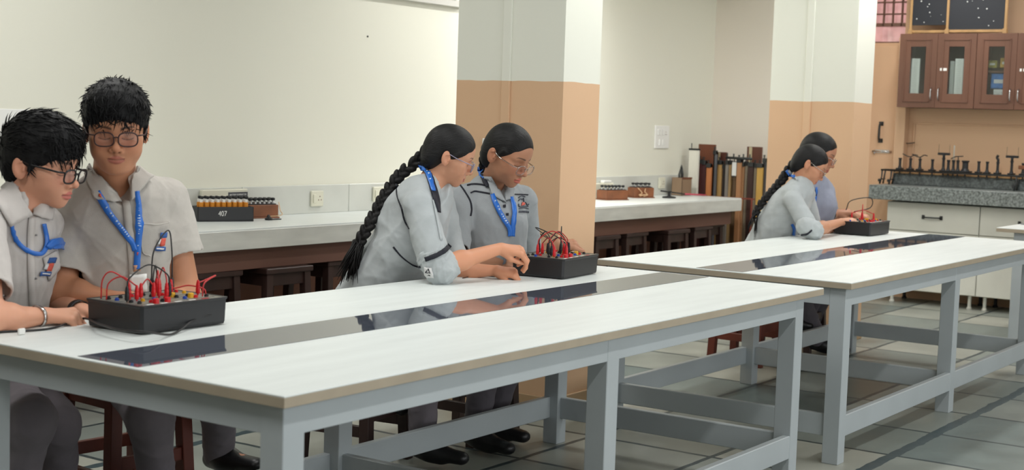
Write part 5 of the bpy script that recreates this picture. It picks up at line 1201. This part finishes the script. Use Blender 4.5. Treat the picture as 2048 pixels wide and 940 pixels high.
cu = SDF(); cu.cap(at(1612, 453, 8.20), at(1628, 461, 8.19), .060, .059, .01); cu.disp = folds(6, .008, .05); v, q = cu.mesh(.006); v = v-V(*Eg['body'].location); obj_from('rolled_cuff', fast_mesh('rolled_cuff', v, outward(v-v.mean(0), q), [C_C]), Eg['shirt'])
SE = Both(Eg['SS'], Eg['NS']); dE = (7.8, 9.2)
ribbon(SE, [(1580, 342), (1588, 352), (1595, 362)], [4, 4, 3], dE, 'collar', C_C, Eg['shirt'], 14, .012, .004, 3, 2)
ribbon(SE, [(1578, 342), (1584, 350), (1590, 358)], 6, dE, 'lanyard', M_lany, Eg['body'], 12, .016, .002, 3, 2)
ribbon(Both(Eg['SS'], cu), [(1602, 470), (1614, 468), (1624, 460)], 3, dE, 'sleeve_band', M_pipe, Eg['shirt'], 12, .004, .002, 3)
ribbon(SE, [(1583, 448), (1587, 458), (1586, 470)], 5, dE, 'lanyard_end', M_lany, Eg['body'], 12, .008, .002, 3)

# ---- girl hidden behind her
F_rS, F_lS = at(1622, 386, 8.86), at(1652, 382, 9.05)
neckF = at(1628, 362, 8.95); chF = at(1634, 410, 8.95); peF = at(1612, 500, 9.1)
fF = nrm(np.cross(lat_of(F_rS, F_lS), nrm(neckF-peF))); fF = fF if fF@CR > 0 else -fF
Fg = person('girl mostly hidden behind the far braided girl, blue grey shirt and black watch', dict(
    root=(float(peF[0]), float(peF[1]), 0.0), skin=(184, 132, 104), hs=1.08, fem=1, F=cd(.84, -.36, .30), U=cd(.32, 1, .1), head=at(1635, 308, 8.88), neck=neckF, neckr=.044, seed=61, res=.0034, sres=.007,
    chest=chF, pelvis=peF, lat=lat_of(F_rS, F_lS), front=fF, width=.14,
    arms=[dict(S=F_rS, E=at(1624, 446, 8.86), W=at(1672, 426, 9.0), H=cd(.9, .1, -.1), N=cd(0, .9, .4), T=cd(0, 0, 1), sleeve=.9, sr=(.058, .056), curl=(35, 40, 30), thumb=.6),
          dict(S=F_lS, E=at(1664, 440, 9.3), W=at(1706, 428, 9.2), H=cd(.8, -.2, .25), N=cd(-.1, .9, .2), T=cd(0, 0, 1), sleeve=.8, sr=(.056, .054), curl=(35, 40, 30), thumb=.5)],
    legs=[dict(H=at(1612, 510, 9.0), K=V(6.22, 1.31, .48), A=V(6.20, 1.42, .12), T=V(6.24, 1.28, .08)), dict(H=at(1630, 510, 9.15), K=V(6.38, 1.31, .48), A=V(6.36, 1.42, .12), T=V(6.40, 1.28, .08))],
    shirt=[torso([(at(1632, 380, 8.95), .105), (at(1636, 415, 8.95), .130), (peF, .155)], fF, .78), yoke(at(1624, 380, 8.9), at(1632, 374, 8.95), .052), yoke(at(1632, 374, 8.95), at(1650, 380, 9.0), .052)],
    cloth=C_F, tcloth=C_T2, hair='girl', glasses=dict(m=M_clear, r=.0026, y=.106, z=-.012), fold=.005, wl=.15))
SF_ = Both(Fg['SS'], Fg['NS'])
ribbon(SF_, [(1632, 376), (1630, 400), (1626, 420)], 3.5, (8.4, 9.6), 'lanyard', M_lany, Fg['body'], 14, .01, .002, 3, 2)
ribbon(SF_, [(1618, 372), (1626, 380), (1630, 392)], 5, (8.4, 9.6), 'collar_trim', M_pipe, Fg['shirt'], 14, .01, .003, 3, 2)
band(at(1661, 429, 8.97), at(1672, 426, 9.0)-at(1650, 434, 8.9), .031, .022, M_rubber, 'watch_strap', Fg['body'])
